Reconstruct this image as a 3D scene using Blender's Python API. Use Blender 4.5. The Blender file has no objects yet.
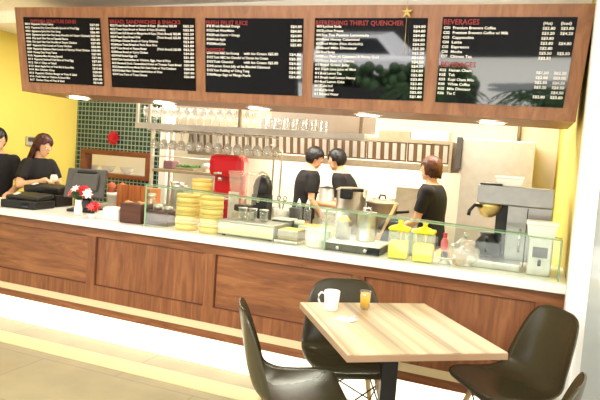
import bpy, bmesh, math, random
from mathutils import Vector, Matrix, noise
random.seed(7)
PI = math.pi
C = bpy.context.scene.collection
S = bpy.context.scene

# ------------------------------------------------------------------ camera, world, light, exposure
FPX = 578.0
yaw, pitch, roll = math.radians(21.6), math.radians(-4.13), math.radians(4.0)
CAM = Vector((0, 0, 1.5))
Fv = Vector((-math.sin(yaw) * math.cos(pitch), math.cos(yaw) * math.cos(pitch), math.sin(pitch)))
R0 = Fv.cross(Vector((0, 0, 1))).normalized(); U0 = R0.cross(Fv)
Rv = R0 * math.cos(roll) + U0 * math.sin(roll); Uv = U0 * math.cos(roll) - R0 * math.sin(roll)
cd = bpy.data.cameras.new('camera'); cam = bpy.data.objects.new('camera', cd); C.objects.link(cam)
cd.sensor_width = 36; cd.lens = FPX / 600 * 36; cd.clip_start = 0.05
M3 = Matrix((Rv, Uv, -Fv)).transposed()
cam.matrix_world = Matrix.Translation(CAM) @ M3.to_4x4()
S.camera = cam

def ray(x, y): return Fv * FPX + Rv * (x - 300) - Uv * (y - 200)
def aty(x, y, Y):
    d = ray(x, y); return CAM + d * (Y / d.y)
def atz(x, y, z):
    d = ray(x, y); return CAM + d * ((z - 1.5) / d.z)
def ppm(p):  # pixels per metre at a point
    return FPX / ((Vector(p) - CAM).dot(Fv))

w = bpy.data.worlds.new('daylight'); S.world = w; w.use_nodes = True
nt = w.node_tree; bg = nt.nodes['Background']
tc = nt.nodes.new('ShaderNodeTexCoord'); sx = nt.nodes.new('ShaderNodeSeparateXYZ')
rp = nt.nodes.new('ShaderNodeValToRGB')
nt.links.new(tc.outputs['Generated'], sx.inputs[0]); nt.links.new(sx.outputs['Z'], rp.inputs[0])
rp.color_ramp.elements[0].position = 0.0; rp.color_ramp.elements[0].color = (1.0, 0.95, 0.86, 1)
rp.color_ramp.elements[1].position = 0.6; rp.color_ramp.elements[1].color = (0.86, 0.93, 1.0, 1)
nt.links.new(rp.outputs[0], bg.inputs['Color']); bg.inputs['Strength'].default_value = 2.0

sl = bpy.data.lights.new('sun', 'SUN'); sl.energy = 12; sl.angle = .02; sl.color = (1, .96, .9)
so = bpy.data.objects.new('sun', sl); C.objects.link(so); so.rotation_euler = (math.radians(-24), math.radians(14), 0)
def area(name, loc, rot, sx_, sy_, power, col=(1, .93, .82)):
    l = bpy.data.lights.new(name, 'AREA'); l.shape = 'RECTANGLE'; l.size = sx_; l.size_y = sy_; l.energy = power; l.color = col
    o = bpy.data.objects.new(name, l); C.objects.link(o); o.location = loc; o.rotation_euler = rot; return o
area('kitchen_panel_light', (-2.6, 5.3, 2.57), (0, 0, 0), 1.8, 0.6, 64)
area('kitchen_panel_light', (-0.7, 5.3, 2.57), (0, 0, 0), 1.2, 0.6, 44)
area('counter_panel_light', (-4.0, 4.35, 2.57), (0, 0, 0), 0.8, 0.5, 12)
area('cafe_ceiling_light', (-1.8, 1.2, 2.57), (math.radians(22), 0, 0), 3.2, 0.8, 75, (1, .965, .91))
area('hood_lamp', (-2.75, 6.42, 1.70), (math.radians(25), 0, 0), 0.9, 0.12, 8)
area('hood_lamp', (-1.45, 6.42, 1.70), (math.radians(25), 0, 0), 0.9, 0.12, 8)
S.view_settings.view_transform = 'Standard'; S.view_settings.look = 'None'; S.view_settings.gamma = 1
S.view_settings.use_curve_mapping = False; S.view_settings.exposure = 0.72

# ------------------------------------------------------------------ materials
def lin(c): return tuple(((v / 255) / 12.92 if v / 255 <= .04045 else ((v / 255 + .055) / 1.055) ** 2.4) for v in c)
def node_mat(name):
    m = bpy.data.materials.new(name); m.use_nodes = True
    return m, m.node_tree, m.node_tree.nodes['Principled BSDF']
def mat(name, col, rough=.5, metal=0, var=.06, scale=12, bump=0, coat=0, spec=None, trans=0, ior=1.45, sub=0):
    m, t, b = node_mat(name); c = lin(col)
    n = t.nodes.new('ShaderNodeTexNoise'); n.inputs['Scale'].default_value = scale; n.inputs['Detail'].default_value = 4
    co = t.nodes.new('ShaderNodeTexCoord'); t.links.new(co.outputs['Object'], n.inputs['Vector'])
    r = t.nodes.new('ShaderNodeValToRGB'); t.links.new(n.outputs['Fac'], r.inputs[0])
    r.color_ramp.elements[0].position = .3; r.color_ramp.elements[1].position = .7
    r.color_ramp.elements[0].color = (*[max(0, v * (1 - var)) for v in c], 1); r.color_ramp.elements[1].color = (*[min(1, v * (1 + var)) for v in c], 1)
    t.links.new(r.outputs[0], b.inputs['Base Color'])
    b.inputs['Roughness'].default_value = rough; b.inputs['Metallic'].default_value = metal
    b.inputs['Coat Weight'].default_value = coat; b.inputs['Transmission Weight'].default_value = trans; b.inputs['IOR'].default_value = ior
    if bump:
        bp = t.nodes.new('ShaderNodeBump'); bp.inputs['Strength'].default_value = bump; bp.inputs['Distance'].default_value = .01
        t.links.new(n.outputs['Fac'], bp.inputs['Height']); t.links.new(bp.outputs[0], b.inputs['Normal'])
    return m
def wood(name, c1, c2, c3, scale=(1, 8, 8), rough=.45, freq=3.0, coat=0, dist=1.2):
    m, t, b = node_mat(name)
    co = t.nodes.new('ShaderNodeTexCoord'); mp = t.nodes.new('ShaderNodeMapping'); mp.inputs['Scale'].default_value = scale
    t.links.new(co.outputs['Object'], mp.inputs[0])
    n = t.nodes.new('ShaderNodeTexNoise'); n.inputs['Scale'].default_value = freq; n.inputs['Detail'].default_value = 12; n.inputs['Roughness'].default_value = .62; n.inputs['Distortion'].default_value = dist
    t.links.new(mp.outputs[0], n.inputs['Vector'])
    r = t.nodes.new('ShaderNodeValToRGB'); e = r.color_ramp.elements
    e[0].position = .25; e[0].color = (*lin(c1), 1); e[1].position = .75; e[1].color = (*lin(c3), 1)
    k = e.new(.5); k.color = (*lin(c2), 1)
    t.links.new(n.outputs['Fac'], r.inputs[0]); t.links.new(r.outputs[0], b.inputs['Base Color'])
    b.inputs['Roughness'].default_value = rough; b.inputs['Coat Weight'].default_value = coat
    return m
def emis(name, col, strength):
    m, t, b = node_mat(name); b.inputs['Base Color'].default_value = (*lin(col), 1)
    b.inputs['Emission Color'].default_value = (*lin(col), 1); b.inputs['Emission Strength'].default_value = strength
    return m
def glassmat(name, col=(235, 250, 242), refl=.06, opacity=.0, ocol=(255, 255, 255), rough=.02):
    m = bpy.data.materials.new(name); m.use_nodes = True; t = m.node_tree; t.nodes.clear()
    out = t.nodes.new('ShaderNodeOutputMaterial'); tr = t.nodes.new('ShaderNodeBsdfTransparent'); gl = t.nodes.new('ShaderNodeBsdfGlossy')
    tr.inputs[0].default_value = (*lin(col), 1); gl.inputs['Roughness'].default_value = rough
    lw = t.nodes.new('ShaderNodeLayerWeight'); lw.inputs[0].default_value = .15
    ma = t.nodes.new('ShaderNodeMath'); ma.operation = 'MULTIPLY_ADD'; ma.inputs[1].default_value = .4; ma.inputs[2].default_value = refl
    t.links.new(lw.outputs['Facing'], ma.inputs[0]); mx = t.nodes.new('ShaderNodeMixShader')
    t.links.new(ma.outputs[0], mx.inputs[0]); t.links.new(tr.outputs[0], mx.inputs[1]); t.links.new(gl.outputs[0], mx.inputs[2])
    last = mx
    if opacity:
        df = t.nodes.new('ShaderNodeBsdfDiffuse'); df.inputs[0].default_value = (*lin(ocol), 1)
        m2 = t.nodes.new('ShaderNodeMixShader'); m2.inputs[0].default_value = opacity
        t.links.new(mx.outputs[0], m2.inputs[1]); t.links.new(df.outputs[0], m2.inputs[2]); last = m2
    t.links.new(last.outputs[0], out.inputs[0]); return m
def brickmat(name, c1, c2, mortar, sc, bw, bh, ms, rough=.3, axes='xz', offset=0.0, spec=.5, noisevar=0):
    m, t, b = node_mat(name)
    co = t.nodes.new('ShaderNodeTexCoord'); sp = t.nodes.new('ShaderNodeSeparateXYZ'); cb = t.nodes.new('ShaderNodeCombineXYZ')
    t.links.new(co.outputs['Object'], sp.inputs[0])
    t.links.new(sp.outputs[axes[0].upper()], cb.inputs[0]); t.links.new(sp.outputs[axes[1].upper()], cb.inputs[1])
    br = t.nodes.new('ShaderNodeTexBrick'); t.links.new(cb.outputs[0], br.inputs['Vector'])
    br.offset = offset; br.inputs['Scale'].default_value = sc; br.inputs['Brick Width'].default_value = bw; br.inputs['Row Height'].default_value = bh
    br.inputs['Mortar Size'].default_value = ms; br.inputs['Color1'].default_value = (*lin(c1), 1); br.inputs['Color2'].default_value = (*lin(c2), 1); br.inputs['Mortar'].default_value = (*lin(mortar), 1)
    src = br.outputs['Color']
    if noisevar:
        n = t.nodes.new('ShaderNodeTexNoise'); n.inputs['Scale'].default_value = 3; n.inputs['Detail'].default_value = 9; t.links.new(co.outputs['Object'], n.inputs['Vector'])
        mr = t.nodes.new('ShaderNodeMapRange'); mr.inputs['From Min'].default_value = .3; mr.inputs['From Max'].default_value = .7
        mr.inputs['To Min'].default_value = 1 - noisevar; mr.inputs['To Max'].default_value = 1 + noisevar; t.links.new(n.outputs['Fac'], mr.inputs[0])
        vm = t.nodes.new('ShaderNodeVectorMath'); vm.operation = 'SCALE'; t.links.new(src, vm.inputs[0]); t.links.new(mr.outputs[0], vm.inputs['Scale']); src = vm.outputs[0]
    t.links.new(src, b.inputs['Base Color']); b.inputs['Roughness'].default_value = rough
    return m

M = dict(
    ceiling=mat('ceiling_paint', (250, 244, 230), .8, var=.02),
    yellow=mat('yellow_paint', (224, 204, 98), .6, var=.03, scale=2),
    cream=mat('cream_wall', (247, 236, 212), .6, var=.02, scale=2),
    white=mat('white_paint', (238, 236, 230), .5, var=.02),
    greywall=mat('pale_grey_wall', (205, 205, 200), .6, var=.03),
    tile=brickmat('green_mosaic', (12, 42, 42), (34, 70, 66), (142, 160, 148), 1, .054, .054, .0055, .2, 'xz'),
    floor=brickmat('stone_floor', (160, 149, 116), (167, 156, 122), (138, 127, 98), 1, 1.2, .6, .004, .35, 'xy', .5, noisevar=.14),
    strip=mat('cream_stone_strip', (232, 214, 160), .4, var=.04, scale=6),
    woodh=wood('walnut_laminate', (96, 56, 32), (136, 84, 50), (168, 112, 68), (1, 7, 9), .42, 2.2),
    woodv=wood('walnut_laminate_upright', (98, 57, 33), (134, 82, 49), (160, 105, 64), (9, 8, 1), .42, 2.2),
    woodb=wood('board_walnut', (112, 72, 46), (142, 94, 62), (162, 114, 78), (7, 7, 1.0), .4, 2.4),
    groove=mat('panel_dark_bead', (96, 52, 36), .5),  # dark brown bead lining each counter panel
    corian=mat('white_solid_surface', (240, 238, 228), .3, var=.01),
    creamstrip=mat('cream_laminate', (226, 206, 166), .4, var=.02),
    glow=emis('backlit_acrylic', (255, 246, 222), 0.95),
    lamp=emis('lamp_disc', (255, 244, 225), 16),
    black=mat('black_acrylic', (7, 6, 7), .03, var=0, coat=1, ior=1.7),
    blackb=mat('brown_black_acrylic', (17, 13, 10), .12, var=0),
    letter=mat('white_lettering', (236, 234, 228), .5, var=0),
    red=mat('red_lettering', (138, 26, 22), .5, var=0),
    steel=mat('brushed_steel', (206, 203, 194), .3, .8, .06, 30),
    steeld=mat('dull_steel', (168, 156, 132), .42, .85, .08, 20),
    steell=mat('pale_satin_steel', (210, 206, 198), .35, .7, .05, 14),
    chrome=mat('chrome', (220, 220, 218), .08, 1, 0),
    darkplas=mat('black_plastic', (22, 20, 20), .4, var=.1),
    greyplas=mat('grey_plastic', (76, 74, 70), .45, var=.05),
    whiteplas=mat('white_plastic', (240, 236, 226), .4, var=.01),
    redgloss=mat('red_gloss_enamel', (205, 18, 32), .18, var=.03, coat=.6),
    bamboo=wood('pale_bamboo', (232, 202, 112), (248, 224, 140), (254, 240, 176), (3, 3, 30), .55, 2.0),
    bambood=mat('bamboo_band', (222, 186, 96), .55, var=.08),
    crate=wood('orange_crate_wood', (150, 76, 32), (184, 104, 50), (206, 130, 70), (14, 4, 1), .5, 1.6),
    darkwood=wood('dark_box_wood', (62, 32, 22), (82, 44, 30), (98, 56, 38), (1, 4, 9), .45, 2),
    frame=wood('frame_wood', (104, 54, 32), (124, 68, 42), (142, 82, 52), (2, 6, 6), .4, 2.5),
    glass=glassmat('clear_glass', (250, 254, 251), .04),
    glassedge=mat('green_glass_edge', (136, 172, 132), .2, var=.05),
    thinglass=glassmat('drinking_glass', (246, 247, 245), .12, .16, (246, 244, 238)),
    acrylic=glassmat('clear_acrylic', (250, 250, 246), .07, .08, (240, 240, 234)),
    bag=glassmat('plastic_bag', (244, 244, 240), .18, .22, (250, 246, 236), .15),
    shell=mat('olive_black_polypropylene', (60, 54, 34), .27, var=.06, scale=40),
    beech=wood('beech_leg', (196, 158, 106), (214, 178, 126), (226, 194, 146), (10, 10, 1.5), .45, 2),
    wire=mat('black_wire', (20, 20, 20), .35, .6),
    tabletop=None, brewer=mat('brewer_steel', (168, 166, 164), .3, .75, .06, 20), recess=mat('filter_recess', (104, 82, 56), .5, .3),
    tableedge=mat('tan_table_edge', (158, 126, 96), .45, var=.05),
    porcelain=mat('white_porcelain', (244, 240, 234), .15, var=0, coat=.4),
    juice=mat('orange_juice', (252, 196, 10), .25, var=.03),
    juiceb=mat('yellow_dispenser_lid', (255, 236, 20), .3, var=.03),
    paper=mat('white_paper', (238, 232, 222), .7, var=.02),
    skin=mat('skin', (222, 172, 134), .5, var=.03),
    hairb=mat('black_hair', (20, 16, 15), .45, var=.3, scale=60),
    hairr=mat('auburn_hair', (60, 22, 18), .4, var=.3, scale=60),
    hairo=mat('copper_brown_hair', (84, 48, 28), .42, var=.35, scale=40),
    tee=mat('black_tee_cloth', (24, 22, 22), .85, var=.15, bump=.2),
    trouser=mat('dark_trouser_cloth', (28, 28, 34), .85, var=.1),
    shoe=mat('black_shoe', (14, 14, 14), .5),
    eyew=mat('eye_white', (235, 232, 225), .2, var=0), iris=mat('dark_iris', (20, 12, 8), .2, var=0), lips=mat('lips', (176, 96, 86), .5, var=0),
    petalr=mat('red_petal', (186, 16, 30), .55, var=.15), petalw=mat('white_petal', (248, 240, 232), .55, var=.04), petalp=mat('pink_petal', (232, 92, 96), .55, var=.1),
    leaf=mat('green_leaf', (44, 92, 34), .5, var=.2), terracotta=mat('terracotta', (166, 84, 44), .55, var=.08),
    herb=mat('herb_green', (58, 104, 34), .6, var=.25), purple=mat('mauve_carton', (120, 84, 88), .6),
    nut=mat('nut_biscuit', (196, 150, 92), .6, var=.15), bread=mat('bread_crust', (198, 140, 84), .6, var=.12), gold=mat('brass_tint', (206, 182, 116), .3, .7),
    blue=mat('blue_denim_cloth', (92, 128, 176), .8, var=.1), cleanb=mat('pale_blue_label', (150, 180, 220), .4), pink=mat('pink_plastic', (226, 120, 130), .4),
    curry=mat('yellow_custard', (240, 214, 110), .4), soil=mat('food_tray_dark', (44, 36, 30), .4),
    gravel=mat('pavement', (206, 204, 196), .8, var=.08), trunk=mat('tree_bark', (44, 34, 26), .8, var=.2), canopy=mat('street_leaf', (40, 70, 34), .7, var=.3, scale=3),
    facade=mat('dark_facade', (34, 34, 34), .7, var=.1, scale=1), road=mat('asphalt', (120, 120, 122), .8, var=.05),
    carwhite=mat('white_car_paint', (235, 235, 238), .2, var=0, coat=.6), carglass=mat('dark_car_glass', (22, 28, 34), .05, var=0), tyre=mat('tyre_rubber', (18, 18, 18), .7),
)
def striped_top():
    m, t, b = node_mat('striped_table_laminate')
    co = t.nodes.new('ShaderNodeTexCoord'); mp = t.nodes.new('ShaderNodeMapping'); mp.inputs['Scale'].default_value = (10, .25, 1)
    t.links.new(co.outputs['Object'], mp.inputs[0])
    n = t.nodes.new('ShaderNodeTexNoise'); n.inputs['Scale'].default_value = 1.0; n.inputs['Detail'].default_value = 3; n.inputs['Roughness'].default_value = .6
    t.links.new(mp.outputs[0], n.inputs['Vector'])
    r = t.nodes.new('ShaderNodeValToRGB'); e = r.color_ramp.elements
    e[0].position = .38; e[0].color = (*lin((146, 122, 92)), 1); e[1].position = .60; e[1].color = (*lin((212, 194, 158)), 1)
    k = e.new(.47); k.color = (*lin((186, 162, 124)), 1)
    t.links.new(n.outputs['Fac'], r.inputs[0]); t.links.new(r.outputs[0], b.inputs['Base Color']); b.inputs['Roughness'].default_value = .32
    return m
M['tabletop'] = striped_top()

# ------------------------------------------------------------------ mesh helpers
def BM(): return bmesh.new()
def xf(vs, mtx):
    for v in vs: v.co = mtx @ v.co
def box(bm, c, s, rz=0, bev=0, rx=0, ry=0):
    b = bmesh.new(); bmesh.ops.create_cube(b, size=1)
    for v in b.verts: v.co = Vector((v.co.x * s[0], v.co.y * s[1], v.co.z * s[2]))
    if bev: bmesh.ops.bevel(b, geom=list(b.edges), offset=bev, segments=2, affect='EDGES', profile=.5)
    merge(bm, b, Matrix.Translation(c) @ Matrix.Rotation(rz, 4, 'Z') @ Matrix.Rotation(ry, 4, 'Y') @ Matrix.Rotation(rx, 4, 'X'))
def merge(bm, b, mtx=None):
    mp = {}
    for v in b.verts: mp[v] = bm.verts.new(mtx @ v.co if mtx else v.co)
    for f in b.faces:
        try: nf = bm.faces.new([mp[v] for v in f.verts]); nf.smooth = f.smooth
        except ValueError: pass
    b.free()
def box2(bm, a, b_, bev=0):
    a = Vector(a); b_ = Vector(b_); box(bm, (a + b_) / 2, [abs(b_[i] - a[i]) for i in range(3)], bev=bev)
def lathe(bm, prof, c=(0, 0, 0), seg=24, mtx=None, smooth=True):
    b = bmesh.new(); rings = []
    for r, z in prof:
        if r < 1e-5: rings.append([b.verts.new((0, 0, z))])
        else: rings.append([b.verts.new((r * math.cos(2 * PI * i / seg), r * math.sin(2 * PI * i / seg), z)) for i in range(seg)])
    for a, d in zip(rings, rings[1:]):
        for i in range(seg):
            j = (i + 1) % seg
            try:
                if len(a) == 1 and len(d) > 1: f = b.faces.new([a[0], d[j], d[i]])
                elif len(d) == 1 and len(a) > 1: f = b.faces.new([a[i], a[j], d[0]])
                elif len(a) > 1: f = b.faces.new([a[i], a[j], d[j], d[i]])
                else: continue
                f.smooth = smooth
            except ValueError: pass
    bmesh.ops.recalc_face_normals(b, faces=b.faces)
    merge(bm, b, Matrix.Translation(c) @ (mtx or Matrix.Identity(4)))
def tube(bm, pts, r, seg=8, closed=False):
    pts = [Vector(p) for p in pts]; n = len(pts); rings = []
    rr = r if isinstance(r, (list, tuple)) else [r] * n
    up = Vector((0, 0, 1))
    for i, p in enumerate(pts):
        if closed: d = pts[(i + 1) % n] - pts[i - 1]
        else: d = (pts[min(i + 1, n - 1)] - pts[max(i - 1, 0)])
        d.normalize(); a = d.cross(up)
        if a.length < .05: a = d.cross(Vector((1, 0, 0)))
        a.normalize(); b = d.cross(a)
        rings.append([bm.verts.new(p + (a * math.cos(2 * PI * k / seg) + b * math.sin(2 * PI * k / seg)) * rr[i]) for k in range(seg)])
    for i in range(n if closed else n - 1):
        A, B = rings[i], rings[(i + 1) % n]
        for k in range(seg):
            f = bm.faces.new([A[k], A[(k + 1) % seg], B[(k + 1) % seg], B[k]]); f.smooth = True
    if not closed:
        bm.faces.new(rings[0]); bm.faces.new(rings[-1][::-1])
def ball(bm, c, s, seg=16, rot=None):
    b = bmesh.new(); bmesh.ops.create_uvsphere(b, u_segments=seg, v_segments=max(6, seg * 2 // 3), radius=1)
    for f in b.faces: f.smooth = True
    s = s if isinstance(s, (list, tuple)) else (s, s, s)
    merge(bm, b, Matrix.Translation(c) @ (rot or Matrix.Identity(4)) @ Matrix.Diagonal((*s, 1)))
def poly(bm, pts):
    return bm.faces.new([bm.verts.new(p) for p in pts])
def hexa(bm, f4, b4):  # front quad, back quad
    a = [bm.verts.new(p) for p in f4]; b = [bm.verts.new(p) for p in b4]
    bm.faces.new(a); bm.faces.new(b[::-1])
    for i in range(4):
        j = (i + 1) % 4; bm.faces.new([a[i], b[i], b[j], a[j]])
def obj(name, bm, m, parent=None, loc=None, rz=0, bevel=0, recalc=True):
    if recalc: bmesh.ops.recalc_face_normals(bm, faces=bm.faces)
    me = bpy.data.meshes.new(name); bm.to_mesh(me); bm.free()
    for mm in (m if isinstance(m, list) else [m]): me.materials.append(mm)
    o = bpy.data.objects.new(name, me); C.objects.link(o)
    if parent: o.parent = parent
    if loc is not None: o.location = loc
    o.rotation_euler.z = rz
    return o
def tag(o, label, cat, group=None):
    o['label'] = label; o['category'] = cat
    if group: o['group'] = group
    return o
def thing(name, label, cat, loc=(0, 0, 0), rz=0, group=None):
    o = bpy.data.objects.new(name, None); C.objects.link(o); o.empty_display_size = .1
    o.location = loc; o.rotation_euler.z = rz; return tag(o, label, cat, group)
def struct(name, bm, m):
    o = obj(name, bm, m); o['kind'] = 'structure'; return o
def dup(root, loc, rz=None, label=None, group=None, sc=None):
    def cp(o, par):
        c = o.copy(); C.objects.link(c); c.parent = par
        for ch in [k for k in C.objects if k.parent == o and k is not c]: cp(ch, c)
        return c
    r = cp(root, None); r.location = loc
    if rz is not None: r.rotation_euler.z = rz
    if sc: r.scale = sc
    if label: r['label'] = label
    if group: r['group'] = group
    return r

# ------------------------------------------------------------------ room shell
XL, XR, YT, YB, ZC = -5.2, .235, 5.573, 6.95, 2.6
b = BM(); box2(b, (-7, -3.0, -.06), (3.2, 9, 0)); struct('floor', b, M['floor'])
b = BM(); box2(b, (-5.2, 3.09, 0.0), (.2, 3.27, .004)); struct('trim_floor', b, M['strip'])
b = BM(); box2(b, (-7, .3, ZC), (3.2, 9, ZC + .06)); struct('ceiling', b, M['ceiling'])
b = BM(); box2(b, (XL - .1, 2.6, 0), (XL, YT + .1, ZC)); struct('wall_left', b, M['yellow'])
TE = -3.95
wz = {'x0': -5.10, 'x1': -4.09, 'z0': 1.11, 'z1': 1.435}
b = BM()   # tiled wall with the pass-through opening
box2(b, (XL, YT, 0), (wz['x0'] + .03, YT + .1, ZC)); box2(b, (wz['x1'] - .03, YT, 0), (TE, YT + .1, ZC))
box2(b, (wz['x0'] + .03, YT, 0), (wz['x1'] - .03, YT + .1, wz['z0'] + .03)); box2(b, (wz['x0'] + .03, YT, wz['z1'] - .03), (wz['x1'] - .03, YT + .1, ZC))
struct('wall_tiled', b, M['tile'])
b = BM(); box2(b, (-6.5, YB, 0), (XR + .05, YB + .1, ZC)); struct('wall_back', b, M['cream'])
b = BM(); box2(b, (-6.5, YT + .1, 0), (-6.4, YB, ZC)); struct('wall_kitchen_side', b, M['cream'])
b = BM(); box2(b, (XR, 3.37, 0), (XR + .045, YB, ZC)); struct('wall_right', b, M['yellow'])
b = BM(); box2(b, (XR - .012, 3.27, 0), (XR + .05, 3.37, ZC), bev=.01); struct('trim_column', b, M['white'])
# glazed screen and the room beside it
b = BM(); box2(b, (XR + .05, 4.6, 0), (3.2, 4.7, ZC)); struct('wall_beyond', b, M['greywall'])
wn = BM()
for x0, x1 in ((.285, .325), (1.2, 1.24)): box2(wn, (x0, 3.29, 0.05), (x1, 3.34, 2.45))
box2(wn, (.285, 3.29, 0), (1.24, 3.34, .06)); box2(wn, (.285, 3.29, 2.44), (1.24, 3.34, 2.5))
win = struct('window_1', wn, M['white'])
b = BM(); box2(b, (.325, 3.31, .06), (1.2, 3.318, 2.44)); obj('pane', b, glassmat('screen_glass', (225, 230, 230), .1, .3, (235, 238, 240)), win)
b = BM(); box2(b, (.3, 4.57, 0), (3.2, 4.6, .72)); struct('baseboard_beyond', b, mat('grey_dado', (150, 154, 158), .5))

# pass-through window frame
x0, x1, z0, z1 = wz['x0'], wz['x1'], wz['z0'], wz['z1']
b = BM()
box2(b, (x0, YT - .025, z0), (x0 + .06, YT + .11, z1), .004); box2(b, (x1 - .06, YT - .025, z0), (x1, YT + .11, z1), .004)
box2(b, (x0 + .06, YT - .025, z1 - .06), (x1 - .06, YT + .11, z1), .004); box2(b, (x0 + .06, YT - .025, z0), (x1 - .06, YT + .11, z0 + .05), .004)
struct('window_2', b, M['frame'])

# ------------------------------------------------------------------ counter
YC = 3.47; ZT = .925; CX0, CX1 = -5.18, XR - .005
cnt = thing('service_counter', 'long walnut panelled service counter with white top and glowing kick panel', 'counter', ((CX0 + CX1) / 2, YC, 0))
cnt.rotation_euler.z = -.02
def L(par, p): return Vector(p) - par.location
def part(name, fn, m, par, **k):
    """build in world axes, store relative to the parent thing"""
    b = BM(); fn(b); off = par.matrix_world_loc if hasattr(par, 'matrix_world_loc') else worldloc(par)
    for v in b.verts: v.co -= off
    return obj(name, b, m, par, **k)
def worldloc(o):
    p = Vector(o.location); q = o.parent
    while q: p += Vector(q.location); q = q.parent
    return p
part('carcass', lambda b: box2(b, (CX0, YC + .03, .2), (CX1, 4.02, ZT - .05)), M['woodh'], cnt)
part('plinth', lambda b: box2(b, (CX0, YC + .09, 0), (CX1, 3.95, .2)), M['white'], cnt)
part('kick_panel', lambda b: box2(b, (CX0, YC + .02, .003), (CX1, YC + .06, .198)), M['glow'], cnt)
part('worktop', lambda b: box2(b, (CX0, YC - .05, ZT - .052), (CX1, 4.06, ZT), .006), M['corian'], cnt)
part('bottom_rail', lambda b: box2(b, (CX0, YC - .002, .205), (CX1, YC + .03, .262)), M['woodh'], cnt)
part('inlay_strip', lambda b: box2(b, (CX0, YC - .006, .262), (CX1, YC + .03, .313)), M['creamstrip'], cnt)
part('lower_rail', lambda b: box2(b, (CX0, YC - .0, .313), (CX1, YC + .03, .425)), M['woodv'], cnt)
part('top_rail', lambda b: box2(b, (CX0, YC - .0, .80), (CX1, YC + .03, ZT - .052)), M['woodh'], cnt)
st = [-4.11, -3.06, -2.005, -.94, .125]
for s in st: part('stile', lambda b: box2(b, (s - .04, YC + .0005, .425), (s + .04, YC + .03, .80)), M['woodv'], cnt)
part('stile', lambda b: box2(b, (.165, YC + .0005, .425), (CX1, YC + .03, .80)), M['woodh'], cnt)
edges = [CX0 + .0] + st
for i in range(5):
    a = edges[i] + (.04 if i else .0); c = edges[i + 1] - .04
    part('panel', lambda b: box2(b, (a, YC + .018, .425), (c, YC + .032, .80)), M['woodh' if i % 2 else 'woodv'] if i != 1 else M['woodh'], cnt)
    def bead(b):
        t = .006
        box2(b, (a, YC + .010, .425), (c, YC + .018, .425 + t)); box2(b, (a, YC + .010, .80 - t), (c, YC + .018, .80))
        box2(b, (a, YC + .010, .425 + t), (a + t, YC + .018, .80 - t)); box2(b, (c - t, YC + .010, .425 + t), (c, YC + .018, .80 - t))
    part('bead', bead, M['groove'], cnt)

# glass sneeze guard on the counter
GX0, GX1, GY, GZ, GD = -2.60, .19, 3.47, 1.19, .12
gs = thing('glass_display_case', 'long low glass display case with green edges on the counter', 'display case', ((GX0 + GX1) / 2, GY, ZT))
gs.rotation_euler.z = -.02
def gz(x): return 1.222 - (x - GX0) / (GX1 - GX0) * .075
def slab(x0, x1, y0, y1, top, th=None):
    def f(b):
        l0, l1 = (ZT + .001, ZT + .001) if th is None else (gz(x0) + top - th, gz(x1) + top - th)
        hexa(b, [(x0, y0, l0), (x1, y0, l1), (x1, y0, gz(x1) + top), (x0, y0, gz(x0) + top)], [(x0, y1, l0), (x1, y1, l1), (x1, y1, gz(x1) + top), (x0, y1, gz(x0) + top)])
    return f
part('front_pane', slab(GX0, GX1, GY, GY + .006, 0), M['glass'], gs)
part('top_shelf', slab(GX0, GX1, GY, GY + GD, .009, .008), M['glass'], gs)
for xx in (GX0, -1.19, GX1 - .008):
    part('divider', slab(xx, xx + .008, GY + .007, GY + GD, -.001), M['glass'], gs)
    part('edge', slab(xx, xx + .009, GY - .002, GY + .007, 0), M['glassedge'], gs)
part('edge', slab(GX0, GX1, GY - .003, GY - .0005, .009, .007), M['glassedge'], gs)
part('edge', slab(GX0, GX1, GY + GD, GY + GD + .003, .009, .007), M['glassedge'], gs)

# ------------------------------------------------------------------ menu bulkhead and panels
TL, TR, BL = aty(14.5, 7.3, 3.36), aty(597.5, 3.4, 3.45), aty(22, 91, 3.45)
BN = (TR - TL).cross(BL - TL).normalized()
if BN.y > 0: BN = -BN
def onb(x, y, off=0):
    d = ray(x, y); p0 = TL + BN * off; t = (p0 - CAM).dot(BN) / d.dot(BN); return CAM + d * t
BR = onb(575.5, 122)
BLk = Vector((BL.x, 3.98, BL.z)); BRk = Vector((BR.x - .01, 4.13, BR.z)); TLk = Vector((TL.x, 3.98, 2.495)); TRk = Vector((TR.x - .01, 4.13, 2.495))
for p in (TR, TRk): p.x = min(p.x, XR - .004)
b = BM(); hexa(b, [TL, TR, BR, BL], [TLk, TRk, BRk, BLk])
bulk = tag(obj('menu_bulkhead', b, M['woodb']), 'long walnut bulkhead hanging over the counter carrying the black menu panels', 'bulkhead')

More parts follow.
